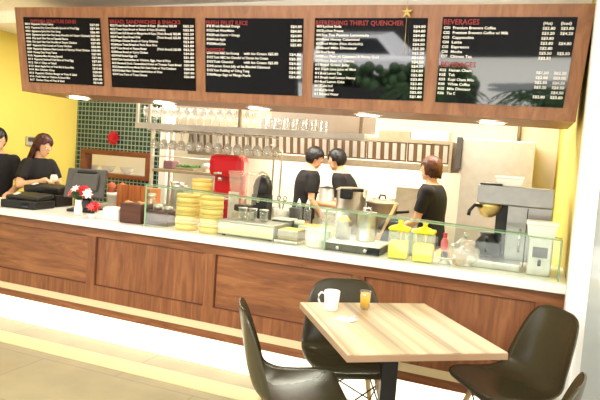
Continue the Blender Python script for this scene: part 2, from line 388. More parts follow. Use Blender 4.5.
b = BM(); box2(b, (XL, 3.80, 2.5), (XR, 3.9, ZC)); struct('wall_header', b, M['ceiling'])
def text_mesh(txt):
    cu = bpy.data.curves.new('t', 'FONT'); cu.body = txt; cu.size = 1; cu.offset = .018; cu.resolution_u = 2
    o = bpy.data.objects.new('t', cu); C.objects.link(o); dg = bpy.context.evaluated_depsgraph_get()
    me = o.evaluated_get(dg).to_mesh(); vs = [v.co.copy() for v in me.vertices]; fs = [list(p.vertices) for p in me.polygons]
    o.evaluated_get(dg).to_mesh_clear(); bpy.data.objects.remove(o); bpy.data.curves.remove(cu)
    return vs, fs
def menu(corners, mt, rows, heads, grp_label, top0, pitch):
    q = [onb(x, y, .006) for x, y in corners]; qb = [onb(x, y, .0005) for x, y in corners]
    root = thing('menu_board', grp_label, 'menu board', (q[0] + q[2]) / 2, 0, 'black menu panels on the bulkhead')
    o0 = Vector(root.location)
    b = BM(); hexa(b, [p - o0 for p in q], [p - o0 for p in qb]); obj('gloss_face', b, mt, root)
    def P(u, v): return q[0] * (1 - u) * (1 - v) + q[1] * u * (1 - v) + q[2] * u * v + q[3] * (1 - u) * v + BN * .0015 - o0
    H = (q[3] - q[0]).length; W = (q[1] - q[0]).length
    def put(b, txt, u0, u1, v, hgt, right=False, maxw=None):
        vs, fs = text_mesh(txt)
        if not vs: return
        mx = max(p.x for p in vs); mn = min(p.x for p in vs)
        kx = (u1 - u0) / (mx - mn)
        if right: pass
        vv = [b.verts.new(P(u0 + (p.x - mn) * kx, v - p.y * hgt / H)) for p in vs]
        for f in fs:
            try: b.faces.new([vv[i] for i in f])
            except ValueError: pass
    b = BM()
    for txt, u0, u1, v, hg in heads: put(b, txt, u0, u1, v, hg)
    obj('heading_lettering', b, M['red'], root)
    b = BM()
    for r in rows:
        for (txt, u0, u1) in r[1]: put(b, txt, u0, u1, top0 + r[0] * pitch + pitch * .78, H * pitch * .80)
    obj('item_lettering', b, M['letter'], root)
    return root
def rows_of(items, code, u0, price0=.87, price1=.985, start=0, n0=1, cpm=None):
    out = []
    for i, (txt, u1, pr) in enumerate(items):
        r = [(code % (n0 + i) if '%' in code else code, .02, .02 + .065)]
        if isinstance(txt, str): r.append((txt, u0, u1))
        else: r += txt
        if pr: r.append((pr, price0, price1))
        out.append((start + i, r))
    return out
p1 = [('Pappamia Curry Laksa', .40, 'S$7.80'), ('Pappamia Dry Curry Noodle Special w/ Fried Egg', .73, 'S$7.80'), ('Signature Ipoh Hor Fun Soup', .49, 'S$6.80'),
      ('Signature Ipoh Hor Fun Soup Noodle (w/ Steam Chicken)', .86, 'S$7.80'), ('Dry Ipoh Hor Fun w/ Special Sauce', .58, 'S$6.80'), ('Dry Ipoh Hor Fun Noodle w/ Steam Chicken', .69, 'S$7.80'),
      ('Pappamia Nasi Lemak w/ Curry Chicken', .62, 'S$8.80'), ('Pappamia Signature Nasi Lemak w/ Nyonya Fried Chicken', .85, 'S$8.80'), ('Penang Char Kway Teow', .42, 'S$7.80'),
      ('Pappamia Mee Goreng Special', .49, 'S$7.80'), ('Pappamia Seafood Fried Rice w/ Fried Egg', .63, 'S$7.80'), ("Fish n' Chips w/ Salad", .40, 'S$10.80'), ('Baked Apple Rice w/ Fried Rib & Sauce Mix', .63, 'S$10.80'),
      ('Mini Chicken Chop', .37, 'S$8.80'), ('Pappamia Chicken Burger w/ Fries & Salad', .66, 'S$10.80'), ('Fresh Salad w/ Chicken & Sauce Mix', .57, 'S$9.80'), ('Chicken Chop w/ Fries & Salad', .49, 'S$10.80')]
menu([(23, 17), (100, 18), (104, 86), (29, 82)], M['blackb'], rows_of(p1, '%03d', .105), [('PAPPAMIA SIGNATURE DISHES', .10, .70, .085, .036)],
     'leftmost black menu panel with seventeen rows of white dish names', .075, .0535)
p2 = [([('Toast Kaya Bread w/ Butter & Kaya', .09, .56), ('(Double) S$2.80', .58, .80)], 0, 'S$2.20'), ([('Toast Kaya Bread w/ Butter & Kaya (Double)', .09, .67)], 0, 'S$2.80'),
      ([('Toast Soft Bread w/ Margarine & Kaya', .09, .56), ('(Thick Bread) S$2.80', .57, .84)], 0, 'S$2.20'), ([('Toast Kaya Bread Only', .09, .38), ('(Thick Bread) S$2.80', .57, .84)], 0, 'S$2.20'),
      ('Kaya Cheese Bread w/ Curry Chicken', .58, 'S$3.80'), ('Kaya Toast Bread w/ Pork Floss Slice', .57, 'S$3.80'), ([('Toast Bread w/ Peanut Butter', .09, .45), ('(Thick Bread) S$2.80', .57, .84)], 0, 'S$2.20'),
      ('Rose Bread w/ Curry Chicken', .46, 'S$4.80'), ('Half Boiled Eggs (2)', .33, 'S$1.80'), ('Club Sandwiches w/ Chicken, Eggs, Ham & Fries', .72, 'S$8.80'),
      ('Smoked Duck, Caramelized Onion w/ Tomato Toast Bread', .84, 'S$9.80'), ('Steamed Home Made Fish Otah Otah w/ Thai Crackers', .78, 'S$8.80'), ('Grilled Ham Cheese Sandwiches w/ Fries', .62, 'S$7.80'), ('Tuna Tuna w/ Toast Cheese', .44, 'S$6.80')]
menu([(108, 17.3), (195, 18), (196, 91), (112, 87)], M['blackb'], rows_of(p2, '%03d', .09, n0=21), [('BREAD, SANDWICHES & SNACKS', .02, .84, .085, .036)],
     'second black menu panel from the left, white rows ending above an empty lower strip', .085, .0535)
p3a = [('Fresh Blended Orange', .37, 'S$4.80'), ('Fresh WaterMelon', .31, 'S$4.80'), ('Fresh Carrot + Orange', .37, 'S$4.80'), ('Fresh Apple', .22, 'S$4.80'), ('Mixed Juice', .22, 'S$5.80')]
p3b = [([('Tutti ABC Ice Kacang', .09, .36), ('with Ice Cream S$5.80', .41, .76)], 0, 'S$4.80'), ([('Tutti ABC Ice Chendol w/ Durian Ice Cream', .09, .66)], 0, 'S$5.80'),
       ([('Tutti Chendol', .09, .30), ('with Ice Cream S$5.80', .41, .76)], 0, 'S$4.80'), ('Lemon Grass Jelly w/ Ice Blended Calamansi', .68, 'S$4.80'), ('Yam Pudding w/ Ching Tung', .47, 'S$4.80'), ('Mango Sago w/ Mango Pearls', .48, 'S$4.80')]
r3 = rows_of(p3a, 'F%02d', .09, .88, .985) + rows_of(p3b, 'D%02d', .09, .87, .985, start=6.1)
menu([(205, 18), (303.5, 18.5), (302, 96), (205.5, 92)], M['black'], r3, [('FRESH FRUIT JUICE', .01, .45, .088, .038), ('DESSERT', .01, .21, .455, .038)],
     'middle black menu panel headed fresh fruit juice and dessert in red', .075, .0585)
p4 = [('Lychee Soda', .25), ('Lychee Freeze', .27), ('Ice Tea Passion Lemonade', .50), ('Iced Honey Calamansi', .42), ('Iced Mojito (Non Alcoholic)', .45), ('Iced Milo Dinosaur', .4), ('Iced Barley', .20), ('Sour Plum w/ Calamansi & Honey Gold', .60),
      ('Soya Bean w/ Cincau', .38), ('Iced Grass Jelly', .34), ('Fresh Lime Juice w/ Mint', .40), ('Iced Lemon Tea', .27), ('Fresh Iced Lemon Honey', .40), ('Iced Lemon Coke', .30), ('Coke Iced', .19), ('Sprite Iced', .20), ('Mineral Water', .25)]
pr4 = ['S$4.80', 'S$4.80', 'S$4.80', 'S$4.80', 'S$4.50', 'S$5.20', 'S$3.20', 'S$4.80', 'S$4.50', 'S$4.50', 'S$4.80', 'S$2.80', 'S$3.80', 'S$3.80', 'S$2.80', 'S$2.80', 'S$1.80']
menu([(315, 18), (428, 18), (423, 101), (312, 97.5)], M['black'], rows_of([(a, c, p) for (a, c), p in zip(p4, pr4)], '0%02d', .08, .885, .985), [('REFRESHING THIRST QUENCHER', .01, .80, .088, .040)],
     'black menu panel headed refreshing thirst quencher, fourth from the left', .075, .053)
def drinks(items, code, start):
    out = []
    for i, (t, u1, a, c) in enumerate(items):
        r = [(code % (i + 1), .015, .065), (t, .09, u1)]
        if a: r.append((a, .765, .855))
        if c: r.append((c, .895, .985))
        out.append((start + i, r))
    return out
r5 = [(0, [('(Hot)', .765, .83), ('(Iced)', .89, .965)])] + drinks([('Premium Brewers Coffee', .42, 'S$2.80', 'S$3.80'), ('Premium Brewers Coffee w/ Milk', .52, 'S$3.20', 'S$4.20'), ('Cappuccino', .26, 'S$3.80', ''), ('Latte', .17, 'S$3.80', 'S$4.80'),
     ('Espresso', .23, 'S$2.80', ''), ('Mocha', .18, 'S$5.50', 'S$5.50'), ('Chinese Tea', .26, 'S$2.50', '')], 'C%02d', 1) + \
    drinks([('Hainan Cham', .27, 'S$1.50', 'S$2.20'), ('Teh', .14, 'S$2.00', 'S$3.00'), ('Kopi Cham Milo', .30, 'S$2.50', 'S$4.50'), ('White Coffee', .27, 'S$3.20', 'S$4.50'), ('Milo Dinosaur', .28, '', 'S$4.50'), ('Tea C', .16, 'S$2.80', 'S$3.80')], 'K%02d', 9.95)
menu([(443, 17), (578, 17), (563, 108), (435, 102)], M['black'], r5, [('BEVERAGES', .01, .29, .085, .042), ('BEVERAGES', .02, .30, .575, .042)],
     'rightmost and largest black menu panel with hot and iced prices', .04, .0548)

# downlights under the bulkhead
def uz(x): t = (x - BL.x) / (BR.x - BL.x); return BL.z + (BR.z - BL.z) * t
dl = None
dn = ['first round downlight from the left in the bulkhead underside', 'second round downlight, above the tiled wall end', 'third round downlight, above the red machine', 'fourth round downlight, above the big steel pot', 'rightmost round downlight, above the steel refrigerator']
for k, (x, y) in enumerate([(79, 97.3), (164, 102), (259, 107.5), (368, 114), (492, 121.5)]):
    p = atz(x, y, 1.85); p = atz(x, y, uz(p.x))
    p.y = max(p.y, 3.56 + .02 * k); p.z -= .002
    if dl is None:
        dl = thing('downlight', dn[0], 'light', p, 0, 'downlights under the menu bulkhead')
        b = BM(); lathe(b, [(.075, -.001), (.095, -.001), (.098, -.004), (.075, -.009), (.075, -.001)], seg=32); obj('trim_ring', b, M['whiteplas'], dl)
        b = BM(); lathe(b, [(0, -.009), (.075, -.008), (.075, -.003), (0, -.003)], seg=32); obj('diffuser', b, M['lamp'], dl)
    else: dup(dl, p, 0, dn[k])

# small gold hanging ornament on the fourth panel
p = onb(407, 12, .03)
orn = thing('hanging_ornament', 'gold star shaped ornament hanging on a string before the fourth menu panel', 'ornament', p)
b = BM()
for k in range(5):
    a = k * 2 * PI / 5 + .3; d = Vector((math.cos(a), 0, math.sin(a)))
    tube(b, [(0, 0, 0), d * .02, d * .036], [.010, .008, .002], 6)
ball(b, (0, 0, 0), (.012, .008, .012), 8); obj('star', b, M['gold'], orn)
b = BM(); tube(b, [(0, 0, .034), (0, 0, .062)], .0015, 5); tube(b, [(0, 0, -.03), (.004, 0, -.24)], .0015, 5); obj('string', b, M['gold'], orn)

# ------------------------------------------------------------------ placing by what the photo shows at a given distance
def W(x, y, Y, z): p = aty(x, y, Y); p.z = z; return p
def span(x0, x1, yt, yb, Y):
    a = aty(x0, (yt + yb) / 2, Y); c = aty(x1, (yt + yb) / 2, Y); xm = (x0 + x1) / 2
    return (a.x + c.x) / 2, abs(c.x - a.x), aty(xm, yt, Y).z, aty(xm, yb, Y).z
BZ = .90
def simple(name, label, cat, loc, fns, group=None, rz=0):
    t = thing(name, label, cat, loc, rz, group)
    for n, fn, m in fns:
        b = BM(); fn(b); obj(n, b, m, t)
    return t
def lz(prof, seg=24, c=(0, 0, 0)): return lambda b: lathe(b, prof, c, seg)
def bx_(c, s, bev=0, rz=0): return lambda b: box(b, c, s, rz, bev)

# ------------------------------------------------------------------ kitchen furniture
def bench(label, x0, x1, y0, y1, z, name='steel_bench', mt='steell', cat='workbench'):
    t = thing(name, label, cat, ((x0 + x1) / 2, (y0 + y1) / 2, 0)); w_, d_ = x1 - x0, y1 - y0
    b = BM(); box(b, (0, 0, z - .02), (w_, d_, .04), bev=.004); obj('top', b, M[mt], t)
    b = BM(); box(b, (0, 0, .2), (w_ - .06, d_ - .06, .03)); obj('undershelf', b, M[mt], t)
    for sx_ in (-1, 1):
        for sy_ in (-1, 1):
            b = BM(); tube(b, [(sx_ * (w_ / 2 - .04), sy_ * (d_ / 2 - .04), .0), (sx_ * (w_ / 2 - .04), sy_ * (d_ / 2 - .04), z - .04)], .02); obj('leg', b, M['steel'], t)
    return t
bench('long steel workbench behind the front counter carrying the red machine', -4.08, -.95, 4.52, 4.98, BZ)
bench('steel cooking bench against the back wall under the extractor hood', -4.0, -.95, 6.36, 6.92, .9)

# extractor hood
hx0, hx1, hy0, hy1 = -4.0, -.79, 6.2, 6.94
ht, hb, hl = 1.745, 1.53, 1.455
hood = thing('extractor_hood', 'long steel extractor hood with slatted filters on the back wall', 'hood', ((hx0 + hx1) / 2, hy1, hl))
for xx in (hx0, hx1 - .03):
  def ends(b): hexa(b, [(xx, hy0 - .01, hl), (xx + .03, hy0 - .01, hl), (xx + .03, hy0 + .0, ht + .04), (xx, hy0 + .0, ht + .04)], [(xx, hy1, hl), (xx + .03, hy1, hl), (xx + .03, hy1, ht + .04), (xx, hy1, ht + .04)])
  part('end_panel', ends, M['steeld'], hood)
part('lip', lambda b: box2(b, (hx0 + .03, hy0 - .01, hl), (hx1 - .03, hy0 + .03, hb), .004), M['steeld'], hood)
part('top', lambda b: box2(b, (hx0 + .03, hy0 + .0, ht + .01), (hx1 - .03, hy1, ht + .04)), M['steeld'], hood)
fx = hx0 + .03; nf = 7; fw = (hx1 - .03 - fx) / nf
for i in range(nf):
    fr = None
    a = fx + i * fw
    # slanted filter: leans back towards its foot
    def fil(b):
        hexa(b, [(a + .004, hy0 + .05, hb + .01), (a + fw - .004, hy0 + .05, hb + .01), (a + fw - .004, hy0 + .02, ht), (a + .004, hy0 + .02, ht)],
             [(a + .004, hy0 + .07, hb + .01), (a + fw - .004, hy0 + .07, hb + .01), (a + fw - .004, hy0 + .04, ht), (a + .004, hy0 + .04, ht)])
    f_ = part('filter', fil, M['recess'], hood)
    n = 5
    def slats(b):
        for k in range(n):
            u = a + (k + .28) * fw / n; v = u + fw / n * .5
            hexa(b, [(u, hy0 + .035, hb + .025), (v, hy0 + .035, hb + .025), (v, hy0 + .005, ht - .012), (u, hy0 + .005, ht - .012)],
                 [(u, hy0 + .05, hb + .025), (v, hy0 + .05, hb + .025), (v, hy0 + .02, ht - .012), (u, hy0 + .02, ht - .012)])
    part('slats', slats, M['steell'], hood)
X_, w_, t_, b_ = span(381, 412, 133, 141.5, 6.5)
simple('duct_box', 'beige metal duct box lying on the extractor hood', 'duct', (X_, 6.55, ht + .042), [('body', bx_((0, 0, .045), (w_, .3, .09), .004), M['steeld'])])
X_, w_, t_, b_ = span(412, 450, 136, 145, 6.5)
simple('duct_box', 'white box on the right end of the extractor hood', 'box', (X_, 6.55, ht + .042), [('body', bx_((0, 0, .055), (w_ - .01, .3, .11), .004), M['whiteplas'])])
X_, w_, t_, b_ = span(271, 363, 113, 137, 6.0)

# refrigerator
fr = thing('refrigerator', 'tall pale steel refrigerator with a dark handle beside the hood', 'refrigerator', (-.365, 6.55, 0))
part('cabinet', lambda b: box2(b, (-.69, 6.25, .06), (.01, 6.9, 1.82), .006), M['steell'], fr)
part('door', lambda b: box2(b, (-.69, 6.20, .1), (.01, 6.248, 1.82), .006), M['steell'], fr)
part('handle', lambda b: (box2(b, (-.745, 6.14, 1.50), (-.69, 6.22, 1.83), .006)), mat('dark_grey_handle', (62, 58, 56), .5), fr)
part('plinth', lambda b: box2(b, (-.66, 6.27, 0), (-.07, 6.88, .06)), M['darkplas'], fr)
# pipe and rail behind it
b = BM(); tube(b, [(-.17, 6.9, 1.75), (-.17, 6.9, 2.6)], .022); tag(obj('wall_pipe', b, M['steeld']), 'thin steel pipe rising behind the refrigerator to the ceiling', 'pipe')
X_, w_, t_, b_ = span(395, 421, 185, 225, 6.3)
b = BM(); box(b, (X_, 6.33, (1.16 + .9) / 2), (.30, .012, .46), 0, .003, rx=-.06); tag(obj('steel_tray', b, M['steeld']), 'upright dull steel tray leaning on the cooking bench left of the copper-haired worker', 'tray')
# stock pot between the cooks
X_, w_, t_, b_ = span(315, 331, 184, 208, 6.45)
pot = thing('stock_pot', 'tall steel stock pot on the cooking bench between the two cooks', 'pot', (X_, 6.6, .9))
b = BM(); lathe(b, [(0, 0), (.095, 0), (.10, .01), (.10, .25), (.108, .255), (.10, .262), (0, .262)]); obj('body', b, M['steel'], pot)
b = BM(); lathe(b, [(0, .29), (.03, .285), (.10, .268), (.104, .262)]); obj('lid', b, M['darkplas'], pot)
for s in (-1, 1):
    b = BM(); tube(b, [(s * .1, -.03, .2), (s * .14, -.02, .2), (s * .14, .02, .2), (s * .1, .03, .2)], .008); obj('handle', b, M['darkplas'], pot)
X_, w_, t_, b_ = span(358, 386, 190, 210, 6.6)
pot = thing('stock_pot', 'wide steel pot at the back of the cooking bench left of the leaning tray', 'pot', (aty(385, 200, 6.6).x, 6.62, .9))
b = BM(); lathe(b, [(0, 0), (.15, 0), (.15, .2), (.158, .205), (0, .21)]); obj('body', b, M['steel'], pot)
for s in (-1, 1):
    b = BM(); tube(b, [(s * .15, -.03, .16), (s * .19, -.02, .16), (s * .19, .02, .16), (s * .15, .03, .16)], .008); obj('handle', b, M['darkplas'], pot)

# hanging glass shelf
SY0, SY1 = 4.45, 4.85
s_l = aty(139, 123.5, 4.5); s_r = aty(366, 140, 4.5); SZ = 1.715
sh = thing('hanging_glass_shelf', 'long steel shelf hanging over the workbench full of drinking glasses', 'shelf', ((s_l.x + s_r.x) / 2, 4.65, SZ))
sxl, sxr = s_l.x, s_r.x
part('shelf_board', lambda b: box2(b, (sxl, SY0, SZ - .03), (sxr, SY1, SZ), .004), M['steell'], sh)
part('shelf_lip', lambda b: box2(b, (sxl, SY0 - .008, SZ - .04), (sxr, SY0, SZ + .012)), M['steell'], sh)
part('back_panel', lambda b: box2(b, (aty(271, 120, 4.85).x, SY1, SZ + .03), (sxr - .02, SY1 + .01, SZ + .30)), M['white'], sh)
for px, m_ in ((140, 'steell'), (152, 'steell'), (242, 'steeld'), (363, 'steeld')):
    xx = aty(px, 120, 4.5).x
    part('hanger_rod', lambda b: box2(b, (xx - .012, SY0, SZ), (xx + .012, SY0 + .025, ZC)), M[m_], sh)
for k in range(9):
    xx = sxl + .12 + k * .145
    part('glass_rail', lambda b: box2(b, (xx - .004, SY0 + .01, SZ - .055), (xx + .004, SY1 - .02, SZ - .04)), M['chrome'], sh)
ORD = ['first', 'second', 'third', 'fourth', 'fifth', 'sixth', 'seventh', 'eighth', 'ninth', 'tenth', 'eleventh', 'twelfth', 'thirteenth']
def wineglass(loc, label, group, upside=False):
    t = thing('wine_glass', label, 'glass', loc, 0, group)
    p1 = [(0, 0), (.034, 0), (.034, .003), (.004, .008), (.004, .07), (.02, .08), (.036, .105), (.036, .13), (.029, .165), (.027, .165), (.034, .13), (.034, .106), (0, .08)]
    if upside: p1 = [(r, -z) for r, z in p1]
    b = BM(); lathe(b, p1, seg=14); obj('glass_body', b, M['thinglass'], t); return t
random.seed(3)
g0 = None
gp = [sxl + .05 + i * .088 for i in range(13)]
for row, yy in enumerate((SY0 + .09, SY0 + .24)):
    for i, xx in enumerate(gp):
        lb = '%s wine glass from the left standing in the %s row on the hanging shelf' % (ORD[i], ('front', 'rear')[row])
        if g0 is None: g0 = wineglass((xx, yy, SZ + .001), lb, 'wine glasses standing on the hanging shelf')
        else: dup(g0, (xx + .01 * row, yy, SZ + .001), label=lb)
tm = thing('tumbler', 'first upside-down tumbler from the left in the front row on the hanging shelf', 'glass', (gp[-1] + .16, SY0 + .1, SZ + .001), 0, 'tumblers upside down on the hanging shelf')
b = BM(); lathe(b, [(.036, 0), (.029, .11), (0, .11), (0, .104), (.027, .104), (.034, 0), (.036, 0)], seg=16); obj('glass_body', b, M['thinglass'], tm)
for i in range(7):
    for r in range(2):
        if i or r: dup(tm, (gp[-1] + .16 + i * .085, SY0 + .1 + r * .13, SZ + .001), label='%s upside-down tumbler from the left in the %s row on the hanging shelf' % (ORD[i], ('front', 'rear')[r]))
h0 = None
for row in range(2):
    for i in range(13):
        xx = sxl + .16 + i * .098
        lb = '%s wine glass from the left hanging under the shelf, %s row' % (ORD[i], ('front', 'rear')[row])
        if h0 is None: h0 = wineglass((xx, SY0 + .08, SZ - .056), lb, 'wine glasses hanging under the shelf', True)
        else: dup(h0, (xx, SY0 + .08 + row * .17, SZ - .056), label=lb)

# steel shelving behind the steamers
t = thing('kitchen_shelving', 'steel shelving holding a herb tray left of the red machine', 'shelving', (-3.36, 5.35, 0))
for zz in (.4, .88, 1.285): part('shelf_board', lambda b: box2(b, (-3.78, 5.15, zz - .03), (-2.98, 5.5, zz), .003), M['steeld'], t)
for xx in (-3.77, -2.99):
    for yy in (5.16, 5.49): part('post', lambda b: box2(b, (xx - .014, yy - .014, 0), (xx + .014, yy + .014, 1.74)), M['steell'], t)
part('guard_rail', lambda b: tube(b, [(-3.76, 5.16, 1.42), (-3.0, 5.16, 1.42)], .006), M['steell'], t)
b = BM(); box2(b, (TE - .005, YT - .03, 0), (TE + .09, YT + .11, ZC - .3)); struct('trim_wall_end', b, M['white'])
X_ = aty(171, 166, 5.3).x
simple('carton', 'mauve carton on the steel shelving beside the herb tray', 'carton', (X_, 5.3, 1.286), [('body', bx_((0, 0, .045), (.12, .12, .09), .01), M['purple'])])
X_ = aty(188, 168, 5.3).x
t = thing('herb_tray', 'steel tray of green herbs on the shelving', 'herb tray', (X_, 5.3, 1.286))
b = BM(); box(b, (0, 0, .015), (.24, .16, .03), bev=.004); obj('tray', b, M['steeld'], t)
b = BM(); random.seed(5)
for k in range(90):
    c = Vector((random.uniform(-.11, .11), random.uniform(-.07, .07), random.uniform(.03, .055)))
    ball(b, c, (.014, .010, .008), 6, Matrix.Rotation(random.random() * 6, 4, 'Z'))
hb_ = obj('herbs', b, M['herb'], t); hb_['kind'] = 'stuff'
X_ = aty(207, 170, 5.3).x
simple('small_pot', 'small grey pot at the right end of the steel shelving', 'pot', (X_, 5.3, 1.286), [('body', lz([(0, 0), (.04, 0), (.046, .09), (.042, .09), (0, .08)]), M['steel'])])
X_ = aty(182, 190, 4.8).x
t = thing('steel_pitcher', 'steel milk pitcher with a handle on the workbench behind the steamers', 'pitcher', (X_, 4.72, BZ))
b = BM(); lathe(b, [(0, 0), (.065, 0), (.068, .02), (.06, .24), (.066, .29), (.062, .29), (.055, .24), (0, .02)]); obj('body', b, M['steel'], t)
b = BM(); tube(b, [(.06, 0, .25), (.11, 0, .26), (.12, 0, .2), (.10, 0, .1), (.06, 0, .07)], .008); obj('handle', b, M['steel'], t)

# red machine
X_, w_, t_, b_ = span(211, 242, 155, 215, 4.72)
rm = thing('red_drink_machine', 'glossy red countertop drink machine with a steel spout', 'drink machine', (X_, 4.75, BZ), .25)
H_ = t_ - BZ
b = BM(); box(b, (0, .0, H_ - .10), (w_, .30, .21), bev=.06); obj('head', b, M['redgloss'], rm)
b = BM(); box(b, (.01, .08, (H_ - .16) / 2 + .02), (w_ - .03, .15, H_ - .16), bev=.02); obj('column', b, M['redgloss'], rm)
b = BM(); box(b, (0, -.0, .10), (w_ - .01, .27, .20), bev=.02); obj('base', b, M['redgloss'], rm)
b = BM(); box(b, (-.02, -.06, .203), (w_ - .1, .12, .006)); obj('drip_tray', b, M['steel'], rm)
b = BM(); tube(b, [(-.05, -.10, H_ - .20), (-.05, -.10, H_ - .235)], .022, 12); tube(b, [(-.10, -.145, H_ - .17), (-.02, -.15, H_ - .165)], .013, 8); obj('spout', b, M['chrome'], rm)
b = BM(); lathe(b, [(0, 0), (.022, 0), (.022, .006), (0, .006)], (.06, -.142, H_ - .08), 16, Matrix.Rotation(PI / 2, 4, 'X')); obj('badge', b, M['whiteplas'], rm)
b = BM(); tube(b, [(-.03, .0, H_), (-.03, .0, H_ + .09)], .008); obj('rod', b, M['darkplas'], rm)
X_ = aty(230, 203, 4.5).x
simple('white_card_stand', 'white upright card in front of the red machine', 'card', (X_, 4.56, BZ), [('card', bx_((0, 0, .13), (.10, .01, .26)), M['paper']), ('foot', bx_((0, 0, .004), (.10, .06, .008)), M['paper'])])

# black dome grinder, tap
X_, w_, t_, b_ = span(254, 273, 167, 192, 4.7)
t = thing('coffee_grinder', 'black domed coffee grinder on the workbench right of the clear blender', 'grinder', (X_, 4.70, BZ))
b = BM(); box(b, (0, 0, .13), (.15, .16, .26), bev=.02); obj('base', b, M['darkplas'], t)
b = BM(); lathe(b, [(.085, .26), (.088, .32), (.07, .38), (.035, .42), (0, .43)]); lathe(b, [(0, .26), (.085, .26)]); obj('dome', b, M['darkplas'], t)
b = BM(); tube(b, [(-.06, 0, .42), (-.02, 0, .455), (.03, 0, .44), (.06, 0, .40)], .008); obj('handle', b, M['gold'], t)
b = BM(); lathe(b, [(0, 0), (.02, 0), (.02, .01), (0, .01)], (0, -.08, .2), 12, Matrix.Rotation(PI / 2, 4, 'X')); obj('knob', b, M['chrome'], t)
for i, px in enumerate((271, 279)):
    X_ = aty(px, 180, 4.85).x
    t = thing('spray_tap', ['upright chrome tap pipe just right of the black grinder', 'second chrome tap pipe, nearer the cooks'][i], 'tap', (X_, 4.88, BZ))
    b = BM(); tube(b, [(0, 0, 0), (0, 0, .66), (0, -.03, .70), (0, -.08, .70)] if i == 0 else [(0, 0, 0), (.0, 0, .62), (0, 0, .66)], .009); obj('riser', b, M['steel'], t)
    b = BM(); lathe(b, [(0, 0), (.028, 0), (.026, .02), (.012, .04), (0, .04)]); obj('base', b, M['steel'], t)
X_ = aty(281, 200, 4.6).x
t = thing('utensil_tub', 'white tub with black-handled tongs on the workbench', 'tub', (X_, 4.62, BZ))
b = BM(); lathe(b, [(0, 0), (.06, 0), (.07, .15), (.065, .15), (.055, .01), (0, .01)]); obj('tub', b, M['whiteplas'], t)
for a in (-1, 1):
    b = BM(); tube(b, [(0, 0, .02), (a * .02, 0, .22)], .005); pts = [(a * .02 + .016 * math.cos(q) + a * .01, 0, .24 + .02 * math.sin(q)) for q in [k * PI / 5 for k in range(10)]]; tube(b, pts, .004, 6, True); obj('tongs', b, M['darkplas'], t)
simple('dark_tub', 'dark grey tub on the workbench right of the white tub', 'tub', (aty(294, 212, 4.6).x, 4.62, BZ), [('tub', lz([(0, 0), (.045, 0), (.05, .17), (.045, .17), (0, .16)]), M['greyplas'])])
bt = None
for i, (px, lb) in enumerate(((299, 'clear squeeze bottle with white cap, left one near the standing cook'), (308, 'clear squeeze bottle with white cap, right one near the standing cook'))):
    p = Vector((aty(px, 205, 4.75).x, 4.75, BZ))
    if bt is None:
        bt = thing('squeeze_bottle', lb, 'bottle', p, 0, 'squeeze bottles on the workbench')
        b = BM(); lathe(b, [(0, 0), (.032, 0), (.034, .02), (.034, .15), (.02, .18), (0, .18)], seg=16); obj('body', b, M['acrylic'], bt)
        b = BM(); lathe(b, [(.022, .18), (.02, .2), (.005, .24), (0, .245)], seg=12); obj('cap', b, M['whiteplas'], bt)
    else: dup(bt, p, 0, lb)

# big urn with black lever, and rice pot on the workbench
p = Vector((aty(351, 205, 4.7).x, 4.70, BZ))
t = thing('steel_urn', 'big steel urn with a black lever handle and rimmed lid behind the tall canister', 'urn', p)
R_ = .125
b = BM(); lathe(b, [(0, 0), (R_, 0), (R_, .35), (R_ + .01, .355), (R_ + .01, .365), (0, .365)], seg=32); obj('body', b, M['steel'], t)
b = BM(); lathe(b, [(R_ + .006, .368), (R_ - .02, .382), (.03, .388), (0, .388)], seg=32); obj('lid', b, M['steeld'], t)
b = BM(); box(b, (-.0, -R_ - .03, .335), (.10, .06, .085), bev=.012); tube(b, [(-.02, -R_ - .02, .365), (.14, -R_ - .03, .375)], .014); obj('lever', b, M['darkplas'], t)
p = Vector((aty(380, 205, 4.75).x, 4.82, BZ))
t = thing('steel_pot', 'lower steel pot with dark lid rim beside the big urn', 'pot', p)
b = BM(); lathe(b, [(0, 0), (.13, 0), (.13, .26), (.14, .27), (0, .27)], seg=32); obj('body', b, M['steeld'], t)
b = BM(); lathe(b, [(.14, .275), (.10, .29), (.02, .30), (0, .30)], seg=32); obj('lid', b, M['steeld'], t)
b = BM(); tube(b, [(-.03, 0, .305), (-.02, 0, .335), (.02, 0, .335), (.03, 0, .305)], .008); obj('handle', b, M['darkplas'], t)
b = BM(); tube(b, [(.13, -.02, .2), (.24, -.03, .22)], .012); obj('long_handle', b, M['darkplas'], t)

# ------------------------------------------------------------------ things on the front counter
def ctr(x, y, Y):
    X = aty(x, y, Y).x; Y -= .02 * (X + 2.47); return Vector((aty(x, y, Y).x, Y, ZT + .001))
def printer(label, p, w_, d_, h_, rz):
    t = thing('receipt_printer', label, 'printer', p, rz)
    b = BM(); box(b, (0, 0, h_ * .28), (w_, d_, h_ * .56), bev=.01); obj('base', b, M['darkplas'], t)
    b = BM(); box(b, (0, .02, h_ * .76), (w_ * .94, d_ * .85, h_ * .34), bev=.014, rx=.10); obj('cover', b, M['darkplas'], t)
    b = BM(); box(b, (-w_ * .18, -d_ * .43, h_ * .60), (w_ * .28, .01, h_ * .1)); box(b, (w_ * .22, -d_ * .5, h_ * .3), (w_ * .2, .006, h_ * .3)); obj('slot', b, M['black'], t)
    b = BM(); box(b, (-w_ * .22, -d_ * .18, h_ * .96), (.03, .06, .006), rx=.2); obj('paper_tab', b, M['paper'], t)
    return t
printer('wide black receipt printer at the left end of the counter', ctr(28, 207, 3.64), .34, .25, .12, .12)
printer('taller black receipt printer behind the low one, left of the monitor', ctr(46, 200, 3.93), .40, .22, .19, .1)
